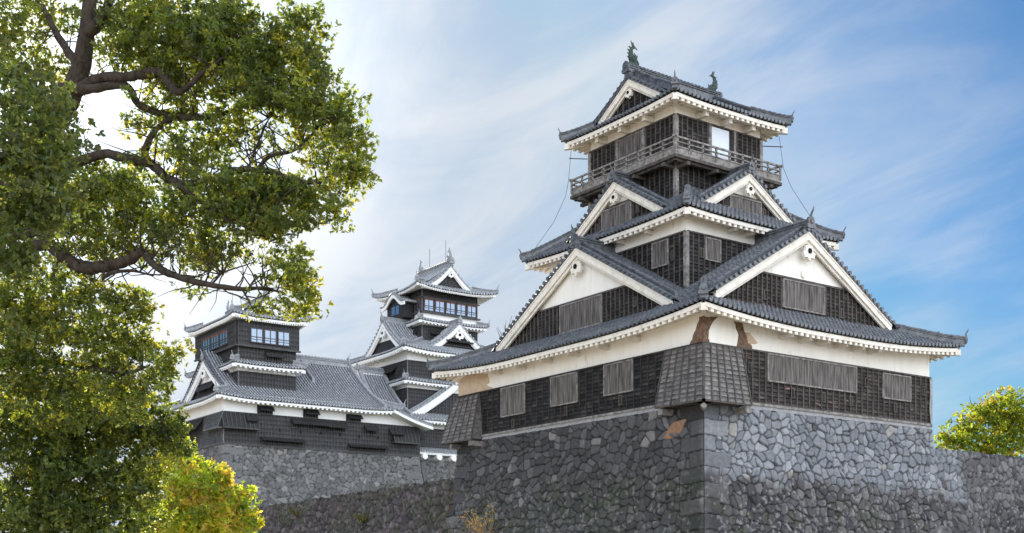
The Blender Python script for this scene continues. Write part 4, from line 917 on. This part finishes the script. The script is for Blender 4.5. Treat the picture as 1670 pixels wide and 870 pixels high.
# lowest roof and its gable
RG1, fg1 = skirt_roof(G_, 29.8-1.0, 52.5+1.0, 78.9, 102, 20.35, lambda d: .48*d+.01*d*d, .2, 5, 34, 48, 84, 97, brackets=5, orn=.9, tooth=.5, **gk, **KS)
gable(G_, MR, 80.3, 40.2, 8.8, 27.0, 20.9, .22, 84, fg1, band=24.0, board=.8, pend=1.4, over=.6, ridgeh=.45, W_ext=1.04, bh=.4, batsp=.5, **gk, **KG)
wallbox(G_, GX0, GX1, GY0, GY1, 20, 28.7, PLASTER_W, 'plaster_wall')
kclad(G_, MR, GX0, GX1, 21.0, 24.2, GY0-.02); kclad(G_, ML, GY0, GY1, 21.0, 24.2, GX0-.02)
kclad(G_, MR, GX0, GX1, 25.2, 27.5, GY0-.02); kclad(G_, ML, GY0, GY1, 25.2, 27.5, GX0-.02)
awning(G_, ML, 83.6, 87.6, 27.2, 25.9, GX0-.05, .9); awning(G_, MR, 35.2, 38, 27.3, 26.0, GY0-.05, .9)
RG2, fg2 = skirt_roof(G_, GX0-1, GX1+1, GY0-1, GY1+1, 25.05, lambda d: .5*d, .12, 4, GX0, GX1, GY0, GY1, brackets=0, orn=.8, tooth=.5, fh=.2, **gk, **KS)
RG3, fg3 = skirt_roof(G_, GX0-1.35, GX1+1.35, GY0-1.35, GY1+1.35, 28.75, lambda d: .37*d+.004*d*d, .35, 5, 37.0, 45.3, 86.5, 93.6, brackets=6, orn=1.0, tooth=.5, fh=.3, **gk, **KS)
gable(G_, ML, 32.9, 89.3, 4.75, 33.55, 29.7, .32, 38, fg3, band=31.2, board=.6, pend=1.3, over=.6, ridgeh=.5, ridge_end=1.1, W_ext=1.06, bh=.4, batsp=.5, **gk, **KG)
gable(G_, MR, 83.4, 40.6, 4.15, 33.25, 30.0, .32, 87.5, fg3, band=31.2, board=.6, pend=1.3, over=.6, ridgeh=.5, ridge_end=1.1, W_ext=1.06, bh=.4, batsp=.5, **gk, **KG)
awning(G_, MR, 38.6, 42.6, 31.6, 30.6, 83.95, .7)
HX0, HX1, HY0, HY1 = 37.0, 45.28, 86.5, 93.8
wallbox(G_, HX0, HX1, HY0, HY1, 29, 37.9, PLASTER_W, 'plaster_wall')
kclad(G_, MR, HX0, HX1, 30, 33.2, HY0-.02); kclad(G_, ML, HY0, HY1, 30, 33.2, HX0-.02)
awning(G_, MR, 38.0, 39.3, 32.8, 31.9, HY0-.05, .6); awning(G_, ML, 87.3, 88.6, 32.8, 31.9, HX0-.05, .6)
RG4, fg4 = skirt_roof(G_, HX0-.95, HX1+.95, HY0-.95, HY1+.95, 33.72, lambda d: .45*d, .14, 3, HX0, HX1, HY0, HY1, brackets=0, orn=.8, tooth=.5, fh=.16, **gk, **KS)
kclad(G_, MR, HX0, HX1, 34.95, 37.7, HY0-.02); kclad(G_, ML, HY0, HY1, 34.95, 37.7, HX0-.02)
lg = MB()
for mpx, a, b, q in ((MR, HX0-.3, HX1+.3, HY0), (ML, HY0-.3, HY1+.3, HX0)): bx(lg, mpx, a, b, q-.35, q, 34.8, 34.98); bx(lg, mpx, a, b, q-.2, q, 36.7, 36.82)
lg.build('ledge', BLACKBATTEN, G_)
glazing(G_, MR, HX0+.1, HX1-.15, 35.15, 36.6, HY0-.12, 5, red=True, bars=2); glazing(G_, ML, HY0+.1, HY0+1.6, 35.15, 36.6, HX0-.12, 1, red=True, bars=2)
# projecting bay with curved gable
by0_, by1_ = 88.3, 92.6
bb_ = MB(); bb_.add([(x, y, z) for x in (HX0-1.5, HX0) for y in (by0_, by1_) for z in (34.4, 36.6)], BF); bo = bb_.build('window_bay', BLACKBOARD, G_)
glz = MB(); 
for k in range(2): bx(glz, ML, 89.6+k*1.0, 90.4+k*1.0, HX0-1.54, HX0-1.5, 35.0, 36.1)
glz.build('pane', GLASS, bo)
yc = (by0_+by1_)/2; kz = lambda t: 36.35+1.15*(.5+.5*math.cos(math.pi*min(1, abs(t)*1.25)))-.0
cr_ = MB(); tt = np.linspace(-1, 1, 31); strip_box(cr_, [(HX0-2.0, yc+t*2.9, kz(t)-.12*abs(t)) for t in tt], (0, 0, -.45), (.16, 0, 0)); cr_.build('curved_bargeboard', PLASTER_W, bo)
cr_ = MB(); strip_box(cr_, [(HX0-2.05, yc+t*3.0, kz(t)+.16-.12*abs(t)) for t in tt], (0, 0, -.18), (2.1, 0, 0))
for q in np.arange(HX0-2.0, HX0, .4): tube(cr_, [(q, yc+t*3.0, kz(t)+.16-.12*abs(t)) for t in tt], .11, 6)
cr_.build('curved_roof', TILE_KR, bo)
RG5, fg5 = skirt_roof(G_, HX0-1.75, HX1+1.75, HY0-1.75, HY1+1.75, 37.7, lambda d: .34*d+.047*d*d, .45, 4.5, HX0, HX1, HY0, HY1, gab=('y', 2.2, HX0, HY0), brackets=0, orn=1.0, tooth=.3, fh=.1, **gk, **KS)
HXc = (HX0+HX1)/2; dW = (HX1-HX0+3.5)/2; zh = 37.7+.34*dW+.047*dW*dW
gable(G_, MR, HY0-.3, HXc, 3.3, zh-.2, 38.3, .35, HY0+1, fg5, face_z=38.2, board=.55, pend=.8, over=.5, ridgeh=.3, ridge_end=.6, W_ext=1.02, lattice=True, **gk, **KG)
rb = MB(); ridge(rb, [(HXc, y, zh+.1) for y in np.linspace(HY0-.4, HY1+.4, 8)], .5, .55, .4); ornament(rb, (HXc, HY0-.5, zh+.3), (0, -1, 0), 1.2, spike=False); rb.build('ridge', TILE_KR, RG5)
roof_fish(RG5, (HXc, HY0+.1, zh+.65), (0, 1, 0), 1.0, TILE_KR); roof_fish(RG5, (HXc, HY1-.1, zh+.65), (0, -1, 0), 1.0, TILE_KR)
cable(G_, [(HXc, HY0+1.0, zh+.4), (HXc, HY0+1.0, zh+3.4)], .025, 'lightning_rod'); cable(G_, [(HXc, HY1-2.4, zh+.4), (HXc, HY1-2.4, zh+3.2)], .025, 'lightning_rod')
# link building whose roof leans down towards the viewer between the keeps
L_ = root('link_building', 'low building joining the two keeps under a sloping grey tiled roof', 'building', (28.5, 84, 15.6))
wallbox(L_, 24.5, 34, 80.3, 90, 15.6, 20.3, PLASTER_W, 'plaster_wall'); kclad(L_, MR, 24.5, 29.75, 16.9, 19.4, 80.28)
def rl_surface(x, y): d = y-78.9; return 20.35+.45*d+.0625*d*d
mb = MB(); pm = MB()
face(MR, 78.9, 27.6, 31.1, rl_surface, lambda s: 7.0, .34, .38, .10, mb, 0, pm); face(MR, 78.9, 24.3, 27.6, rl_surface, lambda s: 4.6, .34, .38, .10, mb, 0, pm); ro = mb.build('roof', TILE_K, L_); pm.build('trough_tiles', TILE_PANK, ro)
zl = rl_surface(0, 85.8)
rb = MB(); rb.mark(); ridge(rb, [(x, 85.8, zl+.1) for x in np.linspace(27.7, 31, 6)], .45, .55, .4); ornament(rb, (27.5, 85.8, zl+.3), (-1, 0, 0), 1.1)
rb.mark(); ridge(rb, [(x, 83.4, rl_surface(0, 83.4)+.1) for x in np.linspace(24.6, 27.8, 6)], .4, .45, .4)
rb.mark(); ridge(rb, [(27.75, y, rl_surface(0, y)+.15) for y in np.linspace(83.5, 85.7, 6)], .34, .30, .4); rb.mark(); ridge(rb, [(31.05, y, rl_surface(0, y)+.15) for y in np.linspace(79.1, 85.7, 9)], .34, .34, .4)
rb.build_split('ridge', TILE_KR, ro)
bw_ = MB(); bw_.add([(x, y, z) for x in (27.6, 31.0) for y in (85.6, 86.0) for z in (16, zl)], BF); bw_.add([(x, y, z) for x in (24.4, 27.6) for y in (83.3, 83.6) for z in (16, rl_surface(0, 83.4))], BF)
pr_ = [(y, rl_surface(0, y)-.1) for y in np.linspace(80.3, 85.8, 8)]
prism(bw_, [(27.62, y, z) for y, z in pr_]+[(27.62, 85.8, 16), (27.62, 80.3, 16)], [(27.8, y, z) for y, z in pr_]+[(27.8, 85.8, 16), (27.8, 80.3, 16)]); bw_.build('gable_wall', PLASTER_W, L_)
tr = MB(); so = MB(); eave_trim(MR, 78.9, 24.3, 31.1, rl_surface, 80.3, tr, so, tooth=.5); tr.build('eave_fascia', PLASTER_W, ro); so.build('soffit', PLASTER_W, ro)

# ------------------------------------------------------------------ trees
DENS = 12.0
def leaves_mesh(name, clumps, leaf, m, parent, pal, seed, per=.9, fold=.25, csize=.32, nper=34, aspect=.5, upb=.35):
    """clumps: (centre, rx, ry, rz, density). twigs with leaf sprays spread through each clump's volume"""
    rng = np.random.default_rng(seed); C0 = []; S0 = []; PC = []
    for (c, rx, ry, rz, dens) in clumps:
        n = max(3, int(dens*DENS*(rx*ry*rz)**(2/3)/csize**2)); 
        d = rng.normal(size=(n, 3)); d /= np.linalg.norm(d, axis=1)[:, None]; r = rng.random(n)**(1/2.2)
        p = d*r[:, None]
        w = p[:, 0:1]*RR*rx+p[:, 1:2]*np.array([F[0], F[1], 0])*ry+p[:, 2:3]*np.array([0, 0, 1.])*rz
        C0.append(np.array(c)+w); PC.append(d); S0.append(np.full(n, csize)*(.6+.8*rng.random(n)))
    C0 = np.concatenate(C0); S0 = np.concatenate(S0); PC = np.concatenate(PC); n = len(C0); k = nper; T_ = n*k
    per_tip = 7; nt_ = max(1, k//per_tip); k = nt_*per_tip; T_ = n*k
    tip = rng.normal(size=(n, nt_, 3)); tip *= (rng.random((n, nt_, 1))**.4)/np.linalg.norm(tip, axis=2)[..., None]; tip[..., 2] *= .6
    tdir = tip*.7+rng.normal(size=(n, nt_, 3))*.35+np.array((0, 0, .35)); tdir /= np.linalg.norm(tdir, axis=2)[..., None]
    tp = np.repeat((C0[:, None]+tip*S0[:, None, None]).reshape(-1, 3), per_tip, 0); td = np.repeat(tdir.reshape(-1, 3), per_tip, 0)
    t = rng.normal(size=(T_, 3))*.62+td*.75+np.array((0, 0, -.22)); t /= np.linalg.norm(t, axis=1)[:, None]
    pos = tp-td*leaf*1.1*rng.random((T_, 1))
    nrm = np.cross(t, rng.normal(size=(T_, 3)))*.7+td*.9; nrm -= t*(nrm*t).sum(1)[:, None]; nrm /= np.linalg.norm(nrm, axis=1)[:, None]+1e-9; b = np.cross(nrm, t)
    L0 = leaf*(.65+.7*rng.random(T_))[:, None]; W0 = L0*aspect*.5
    V = np.stack([pos, pos+t*L0*.5+b*W0+nrm*L0*fold*.4, pos+t*L0, pos+t*L0*.5-b*W0+nrm*L0*fold*.4], 1).reshape(-1, 3)
    pal = np.array(pal); cl = rng.choice(len(pal), n); base = pal[cl]
    base = base*(.62+.8*rng.random((n, 1))); cc = np.repeat(base, k, 0); alt = pal[rng.integers(0, len(pal), T_)]; mix_ = (rng.random(T_) < .12)[:, None]; cc = np.where(mix_, alt, cc)*(.75+.5*rng.random((T_, 1)))
    cols = np.repeat(cc, 4, 0); Q = np.arange(T_*4).reshape(-1, 4)
    return np_mesh(name, V, Q, m, parent, cols), C0
def px_clumps(lst, ext=1.0):
    out = []
    for e in lst:
        u, v, ru, rv, dep = e[:5]; dens = e[5] if len(e) > 5 else 1.
        rx = 1.1*ru*dep/FPX; rz = 1.1*rv*dep/FPX; out.append((at(u, v, dep), rx, (rx+rz)/2*ext, rz, dens))
    return out
def limb(mb, pts, n=8):      # pts: (u, v, depth, radius m), smoothed with wobble
    P = [(at(u, v, d), r*.66) for u, v, d, r in pts]; Q = []; Rr_ = []
    for i in range(len(P)-1):
        p0 = P[max(i-1, 0)][0]; p1, r1 = P[i]; p2, r2 = P[i+1]; p3 = P[min(i+2, len(P)-1)][0]
        for t in np.linspace(0, 1, 7)[:-1]:
            q = .5*((2*p1)+(-p0+p2)*t+(2*p0-5*p1+4*p2-p3)*t*t+(-p0+3*p1-3*p2+p3)*t**3); r = r1*(1-t)+r2*t
            Q.append(q+np.array([jit(.12*r), jit(.12*r), jit(.12*r)])); Rr_.append(r*random.uniform(.92, 1.1))
    Q.append(P[-1][0]); Rr_.append(P[-1][1]); tube(mb, Q, Rr_, n); return Q
def twigs(mb, Q, n, ln, r, seed):
    rg = random.Random(seed)
    for _ in range(n):
        p = np.array(Q[rg.randrange(len(Q))]); d = np.array([rg.gauss(0, 1), rg.gauss(0, 1), rg.gauss(.5, .8)]); d /= np.linalg.norm(d); pts = [p]
        for k in range(4): d = d+np.array([rg.gauss(0, .3), rg.gauss(0, .3), rg.gauss(.05, .25)]); d /= np.linalg.norm(d); pts.append(pts[-1]+d*ln/4*rg.uniform(.7, 1.2))
        tube(mb, pts, [r, r*.8, r*.6, r*.4, r*.2], 5)

# the big camphor tree
ct = at(-80, 900, 24); ct[2] = 0
CT = root('camphor_tree', 'large backlit tree with long dark branches reaching in from the left edge', 'tree', tuple(ct))
tk = MB(); Q = []
tube(tk, [ct, ct+np.array((.1, .1, 2.2)), at(-75, 700, 24), at(-60, 560, 23.5), at(-40, 430, 23), at(5, 320, 22.5), at(60, 230, 22), at(112, 165, 22), at(134, 105, 22), at(142, 50, 22), at(150, -40, 22), at(170, -130, 22)], [.75, .62, .55, .5, .42, .32, .25, .20, .17, .14, .11, .08], 12)
Q += limb(tk, [(120, 150, 22, .20), (165, 128, 21.5, .15), (215, 125, 21, .13), (260, 118, 20.5, .11), (290, 150, 20.2, .09), (330, 120, 20, .06), (370, 90, 20, .03)])
Q += limb(tk, [(90, 145, 22.3, .2), (150, 145, 21.6, .13), (205, 140, 21.2, .10), (225, 170, 21, .09), (262, 186, 21, .09), (300, 192, 20.8, .09), (350, 190, 20.6, .075), (395, 172, 20.4, .05), (440, 140, 20.3, .03)])
Q += limb(tk, [(140, 60, 22, .18), (172, 20, 21.6, .14), (185, -40, 21.5, .1)]); Q += limb(tk, [(130, 110, 22, .14), (95, 60, 22.5, .10), (70, 10, 23, .07)])
Q += limb(tk, [(10, 320, 22.5, .22), (150, 256, 21.4, .13), (205, 258, 21, .125), (245, 268, 20.8, .12), (275, 292, 20.6, .11), (310, 300, 20.4, .10), (350, 290, 20.2, .09), (395, 277, 20, .08), (440, 280, 19.8, .065), (480, 294, 19.6, .05), (520, 298, 19.5, .035), (545, 280, 19.4, .02)])
Q += limb(tk, [(232, 262, 20.9, .10), (245, 225, 20.8, .09), (268, 200, 20.8, .08), (300, 188, 20.8, .07)])
Q += limb(tk, [(276, 293, 20.6, .09), (320, 322, 20.2, .07), (352, 348, 20, .06), (400, 370, 19.8, .04), (430, 385, 19.7, .02)])
Q += limb(tk, [(420, 278, 20, .06), (440, 255, 19.9, .05), (480, 245, 19.8, .045), (510, 218, 19.7, .03), (524, 196, 19.6, .015)])
Q += limb(tk, [(405, 275, 20, .03), (418, 240, 20, .025), (432, 205, 20, .02), (446, 185, 20, .01)])
Q += limb(tk, [(-40, 440, 23, .26), (70, 400, 22.2, .17), (100, 418, 21.8, .17), (130, 434, 21.5, .18), (170, 436, 21.2, .16), (210, 425, 20.9, .14), (232, 412, 20.7, .12), (255, 436, 20.5, .10), (300, 455, 20.2, .085), (350, 466, 20, .07), (395, 472, 19.8, .055), (425, 470, 19.7, .04), (455, 476, 19.6, .025)])
Q += limb(tk, [(-30, 400, 22.8, .22), (62, 375, 22.2, .17), (85, 405, 21.9, .14), (115, 428, 21.6, .12)])
Q += limb(tk, [(395, 472, 19.8, .03), (405, 490, 19.7, .02), (412, 505, 19.6, .012)]); Q += limb(tk, [(345, 464, 20, .03), (362, 445, 20, .028), (372, 432, 20, .02)])
Q += limb(tk, [(165, 455, 21, .06), (185, 445, 21, .055), (215, 442, 20.9, .035), (250, 450, 20.8, .02)])
Q += limb(tk, [(-60, 570, 23.5, .16), (60, 590, 23, .10), (110, 592, 22.6, .085), (160, 603, 22.2, .07), (210, 607, 21.9, .05), (240, 598, 21.7, .03)])
Q += limb(tk, [(-20, 470, 23.5, .14), (20, 500, 23, .10), (50, 520, 22.8, .08), (90, 515, 22.5, .05)])
twigs(tk, Q, 260, .9, .014, 5); twigs(tk, Q, 30, .9, .018, 6)
tk.build('trunk', BARK, CT, smooth=True)
cam_clumps = [
 (20, 30, 55, 40, 23, .6), (60, 20, 50, 35, 23.5, .5), (175, 60, 30, 60, 22.5, .35), (215, 25, 60, 45, 21.5), (225, 85, 50, 40, 21.5), (285, 40, 70, 55, 21), (330, 60, 75, 60, 20.5, 1.2), (380, 45, 50, 55, 20.2), (395, 110, 75, 55, 20.2, 1.2), (300, 110, 60, 45, 21),
 (455, 95, 45, 45, 20), (485, 50, 40, 38, 19.8), (505, 100, 32, 50, 19.8), (490, 25, 22, 20, 19.8), (440, 160, 65, 40, 20, 1.2), (505, 165, 55, 45, 19.8), (555, 190, 34, 42, 19.7), (560, 240, 38, 40, 19.6), (578, 275, 27, 32, 19.6), (548, 310, 33, 30, 19.5), (552, 345, 26, 18, 19.5, .8),
 (255, 160, 40, 22, 21, .5), (275, 215, 60, 30, 21, .7), (350, 215, 45, 28, 20.6, .7), (385, 200, 38, 30, 20.4, .7), (485, 215, 40, 20, 19.8, .6),
 (310, 255, 60, 32, 20.8, .8), (370, 310, 75, 40, 20.2, 1.1), (440, 320, 65, 38, 20, 1.1), (500, 320, 45, 30, 19.8, .9), (470, 360, 55, 25, 19.8, .8), (400, 360, 70, 32, 20, .9), (430, 300, 60, 25, 20.2),
 (300, 330, 60, 36, 20.8, .8), (220, 300, 55, 35, 21.2, .8), (180, 330, 70, 40, 21.6, .8), (150, 375, 75, 45, 21.8, .8), (230, 360, 65, 35, 21.4, .8), (310, 385, 60, 35, 20.8, .8), (360, 400, 45, 32, 20.5, .7), (290, 425, 45, 18, 20.8, .5), (345, 425, 35, 20, 20.4, .6),
 (475, 440, 38, 38, 19.6, .8), (498, 470, 28, 42, 19.5, .8), (480, 505, 30, 18, 19.5, .7), (450, 425, 28, 22, 19.7, .5), (430, 500, 26, 16, 19.7, .5), (430, 450, 24, 20, 19.8, .4), (308, 470, 22, 16, 20.4, .45), (180, 300, 50, 30, 22, .7), (120, 330, 45, 35, 22, .8), (60, 340, 60, 50, 23, .9), (80, 110, 45, 45, 22.8, .5), (15, 90, 50, 50, 23.4, .6), (130, 30, 40, 35, 22.8, .4), (150, 280, 40, 25, 22.3, .6), (200, 400, 60, 25, 21.5, .6), (110, 440, 60, 25, 22.6, .6), (260, 110, 40, 30, 21.4, .8), (420, 230, 30, 20, 20.3, .5), (330, 165, 40, 20, 21, .6), (400, 335, 60, 30, 20.1, .8), (510, 260, 40, 22, 19.8, .5)]
low_clumps = [(40, 470, 70, 45, 22.5, .8), (120, 480, 60, 30, 22.3, .7), (195, 500, 60, 26, 21.8, .8), (220, 495, 35, 22, 21.7, .7), (90, 540, 80, 42, 22.3, 1), (190, 545, 60, 32, 21.8, .9), (235, 560, 30, 22, 21.7, .7), (275, 592, 33, 26, 21.5, .8), (285, 575, 22, 18, 21.5, .6), (190, 620, 60, 26, 22, .8), (240, 640, 42, 28, 21.8, .8), (30, 560, 60, 50, 23, 1), (60, 620, 90, 40, 23, .9), (130, 600, 60, 30, 22.5, .7), (190, 585, 50, 30, 22.2, .7), (100, 660, 80, 40, 23, .8), (200, 660, 50, 28, 22.4, .7), (20, 520, 60, 40, 23, .8)]
near_clumps = [(30, 170, 70, 60, 12.6, .9), (85, 190, 50, 50, 12.4, .8), (95, 250, 45, 50, 12.2, 1.1), (30, 260, 70, 60, 12, 1.1), (80, 310, 45, 45, 12, 1.1), (25, 350, 60, 50, 12.2, 1.1), (75, 350, 30, 25, 12.2, .7), (20, 430, 42, 45, 12.5, 1), (10, 120, 45, 40, 12.8, .6)]
PAL_C = [(r_*1.22, g_*1.16, b_*1.25) for r_, g_, b_ in [(.050, .078, .024), (.070, .105, .026), (.095, .125, .028), (.040, .062, .024), (.12, .135, .03), (.075, .095, .045), (.06, .09, .035), (.055, .08, .035)]]
leaves_mesh('crown', px_clumps(cam_clumps+low_clumps, 1.1), .076, LEAF, CT, PAL_C, 3, csize=.28, nper=63)
leaves_mesh('near_spray', px_clumps(near_clumps, 1.1), .062, LEAF, CT, [(.06, .085, .035), (.075, .10, .045), (.05, .075, .035), (.09, .105, .05)], 4, csize=.20, nper=42, aspect=.55)

# dense tree low on the left
dt = at(60, 900, 27); dt[2] = 0
DT = root('dense_tree', 'dense dark green tree filling the lower left corner below the long branches', 'tree', tuple(dt)); tk = MB()
tube(tk, [dt, at(70, 860, 27), at(80, 760, 27), at(90, 700, 27)], [.4, .34, .25, .15], 10); Q = []
for a in ((80, 800, 20, 720), (85, 780, 180, 700), (80, 820, 240, 800), (75, 840, -20, 800), (85, 760, 130, 640)): Q += limb(tk, [(a[0], a[1], 27, .16), ((a[0]+a[2])/2, (a[1]+a[3])/2+8, 26.6, .11), (a[2], a[3], 26.2, .05)])
twigs(tk, Q, 80, 1.6, .025, 9); tk.build('trunk', BARK, DT, smooth=True)
dense = [(40, 680, 80, 45, 25.5, 1.1), (120, 690, 80, 50, 25, 1.2), (200, 690, 60, 42, 24.8, 1.1), (250, 700, 45, 36, 24.6, 1), (275, 730, 32, 30, 24.6, .9), (60, 760, 90, 55, 25, 1.2), (160, 770, 80, 55, 24.5, 1.2), (235, 780, 50, 45, 24.5, 1.1), (40, 840, 90, 50, 24.5, 1.2), (130, 850, 80, 45, 24.5, 1.2), (215, 850, 45, 40, 24.8, 1), (170, 650, 60, 30, 25.2, .9), (285, 690, 22, 25, 24.6, .7)]
leaves_mesh('crown', px_clumps(dense, 1.1), .088, LEAF_D, DT, [(.052, .078, .030), (.070, .102, .036), (.10, .135, .042), (.12, .14, .042), (.042, .066, .028)], 5, csize=.32, nper=63)

yt = at(320, 960, 34); yt[2] = 0
YT = root('golden_tree', 'small sunlit yellow green tree at the bottom below the small keep', 'tree', tuple(yt)); tk = MB()
tube(tk, [yt, at(325, 900, 34), at(330, 860, 34)], [.22, .18, .12], 8); Q = []
for a in ((330, 870, 290, 800), (330, 865, 370, 800), (328, 880, 390, 850), (325, 880, 270, 850)): Q += limb(tk, [(a[0], a[1], 34, .10), ((a[0]+a[2])/2, (a[1]+a[3])/2+5, 34, .07), (a[2], a[3], 34, .03)])
twigs(tk, Q, 60, 1.4, .02, 12); tk.build('trunk', BARK, YT, smooth=True)
gold = [(285, 745, 26, 18, 34, .7), (265, 760, 24, 20, 34, .6), (300, 720, 16, 14, 34, .5), (240, 830, 30, 22, 33.6, .6), (407, 805, 14, 12, 33.6, .6), (345, 765, 20, 12, 33.8, .6), (322, 790, 36, 28, 33.5, 1), (362, 798, 36, 28, 33.5, 1), (388, 830, 28, 30, 33.5, 1), (345, 835, 48, 32, 33, 1.1), (295, 835, 42, 32, 33.5, 1), (290, 785, 26, 26, 34, .9), (395, 860, 24, 22, 33.5, .9), (330, 870, 70, 25, 33, 1), (250, 865, 45, 22, 33, 1), (310, 755, 24, 20, 34, .8)]
leaves_mesh('crown', px_clumps(gold, 1.1), .125, LEAF_Y, YT, [(.15, .22, .04), (.19, .23, .045), (.22, .22, .045), (.12, .18, .035), (.20, .16, .045), (.17, .23, .045)], 6, csize=.36, nper=49)

rt = at(1610, 900, 92); rt[2] = 8.85
RT_ = root('autumn_tree', 'yellow green tree standing behind the lower wall at the right edge', 'tree', tuple(rt)); tk = MB()
tube(tk, [rt, at(1612, 735, 92), at(1615, 715, 92)], [.4, .34, .25], 8); Q = []
for a in ((1614, 730, 1570, 690), (1614, 728, 1590, 665), (1615, 725, 1635, 655), (1615, 728, 1665, 680), (1612, 735, 1560, 712)): Q += limb(tk, [(a[0], a[1], 92, .2), ((a[0]+a[2])/2-3, (a[1]+a[3])/2, 92, .14), (a[2], a[3], 92, .05)])
twigs(tk, Q, 60, 1.3, .04, 15); tk.build('trunk', BARK, RT_, smooth=True)
aut = [(1560, 715, 24, 20, 91, .9), (1585, 700, 28, 24, 91, .9), (1605, 675, 30, 24, 91, .9), (1635, 660, 30, 24, 91, .9), (1665, 680, 30, 34, 91, .9), (1640, 700, 36, 28, 92, .7), (1600, 725, 50, 22, 91, .8), (1665, 725, 30, 22, 91, .8), (1648, 645, 16, 12, 91, .7), (1700, 690, 40, 45, 92, .9)]
leaves_mesh('crown', px_clumps(aut, 1.1), .24, LEAF_Y, RT_, [(.10, .15, .03), (.13, .17, .03), (.16, .14, .03), (.08, .12, .025), (.12, .16, .03)], 7, csize=.85, nper=56)

# bare tree far behind, only its twig tips show
bt_ = at(824, 700, 170); bt_[2] = 7
bo = MB(); rg = random.Random(3); tube(bo, [bt_, at(824, 600, 170), at(823, 560, 170)], [.3, .2, .12], 6)
for k in range(9):
    a = at(823+rg.uniform(-3, 3), 560, 170); b = at(823+rg.uniform(-14, 16), rg.uniform(512, 540), 170+rg.uniform(-2, 2)); tube(bo, [a, (a+b)/2+np.array((rg.uniform(-.3, .3), 0, .3)), b], [.08, .05, .02], 4)
bo = bo.build('bare_tree', BARK); bo['label'] = 'bare twigs of a leafless tree rising beyond the turret roof'; bo['category'] = 'tree'

# plants growing on the walls
def wall_plant(name, label, cat, u, v, x, h, n, lm, pal, leaf=.09, seed=1, spread=.5, stemm=None, nl=10):
    s, z = onp(ML, x, u, v); p = np.array((x, s, z-h*.6)); rg = random.Random(seed)
    r = root(name, label, cat, tuple(p)); mb = MB(); tips = []
    for _ in range(n):
        d = np.array([rg.uniform(-1, -.1)*.7, rg.gauss(0, spread), rg.uniform(.5, 1)]); d /= np.linalg.norm(d); pts = [p]
        for k in range(4): d = d+np.array([rg.gauss(0, .15), rg.gauss(0, .2), rg.gauss(0, .1)]); pts.append(pts[-1]+d*h/4*rg.uniform(.6, 1.1))
        tube(mb, pts, [.018, .015, .012, .008, .004], 4); tips += [(q, .16, .16, .16, nl*.1) for q in pts[2:]]
    mb.build('stem', stemm or BARK, r); leaves_mesh('foliage', tips, leaf, lm, r, pal, seed, csize=.15, nper=6)
DRY = mat('dry straw stems', (.30, .20, .12), .9, col2=(.42, .32, .22), scale=4)
wall_plant('dry_shrub', 'dry straw coloured shrub growing out of the left face of the turret base', 'shrub', 796, 850, -1.7, 2.2, 46, LEAF_Y, [(.16, .11, .05), (.13, .12, .04)], .045, 2, .5, DRY, 1)
wall_plant('wall_shrub', 'small yellow flowering tuft on the mossy wall', 'shrub', 594, 842, -.7, .9, 14, LEAF_D, [(.13, .12, .05), (.09, .10, .04)], .07, 3, .5, None, 3)
wall_plant('wall_shrub', 'small green tuft at the foot of the mossy wall near the golden tree', 'shrub', 484, 832, -.7, .9, 12, LEAF_D, [(.07, .09, .03), (.10, .10, .03)], .07, 4, .6, None, 3)
# vine up the left edge of the base
vn = MB(); pts = [(-.02-float(flare(np.array(z)))-.1, A_+float(flare(np.array(z)))-.1+jit(.1)-.5*((8.5-z)/8)**1, z) for z in np.linspace(2.5, 6.9, 14)]; r = root('climbing_vine', 'thin vine with orange and yellow leaves climbing the left edge of the turret base', 'vine', pts[0])
tube(vn, pts, .015, 5); vn.build('stem', BARK, r); leaves_mesh('foliage', [((p[0]-.1, p[1], p[2]), .14, .14, .2, .12) for p in pts[2:]], .09, LEAF_Y, r, [(.16, .08, .03), (.15, .12, .03), (.10, .11, .03)], 8, csize=.12, nper=3)
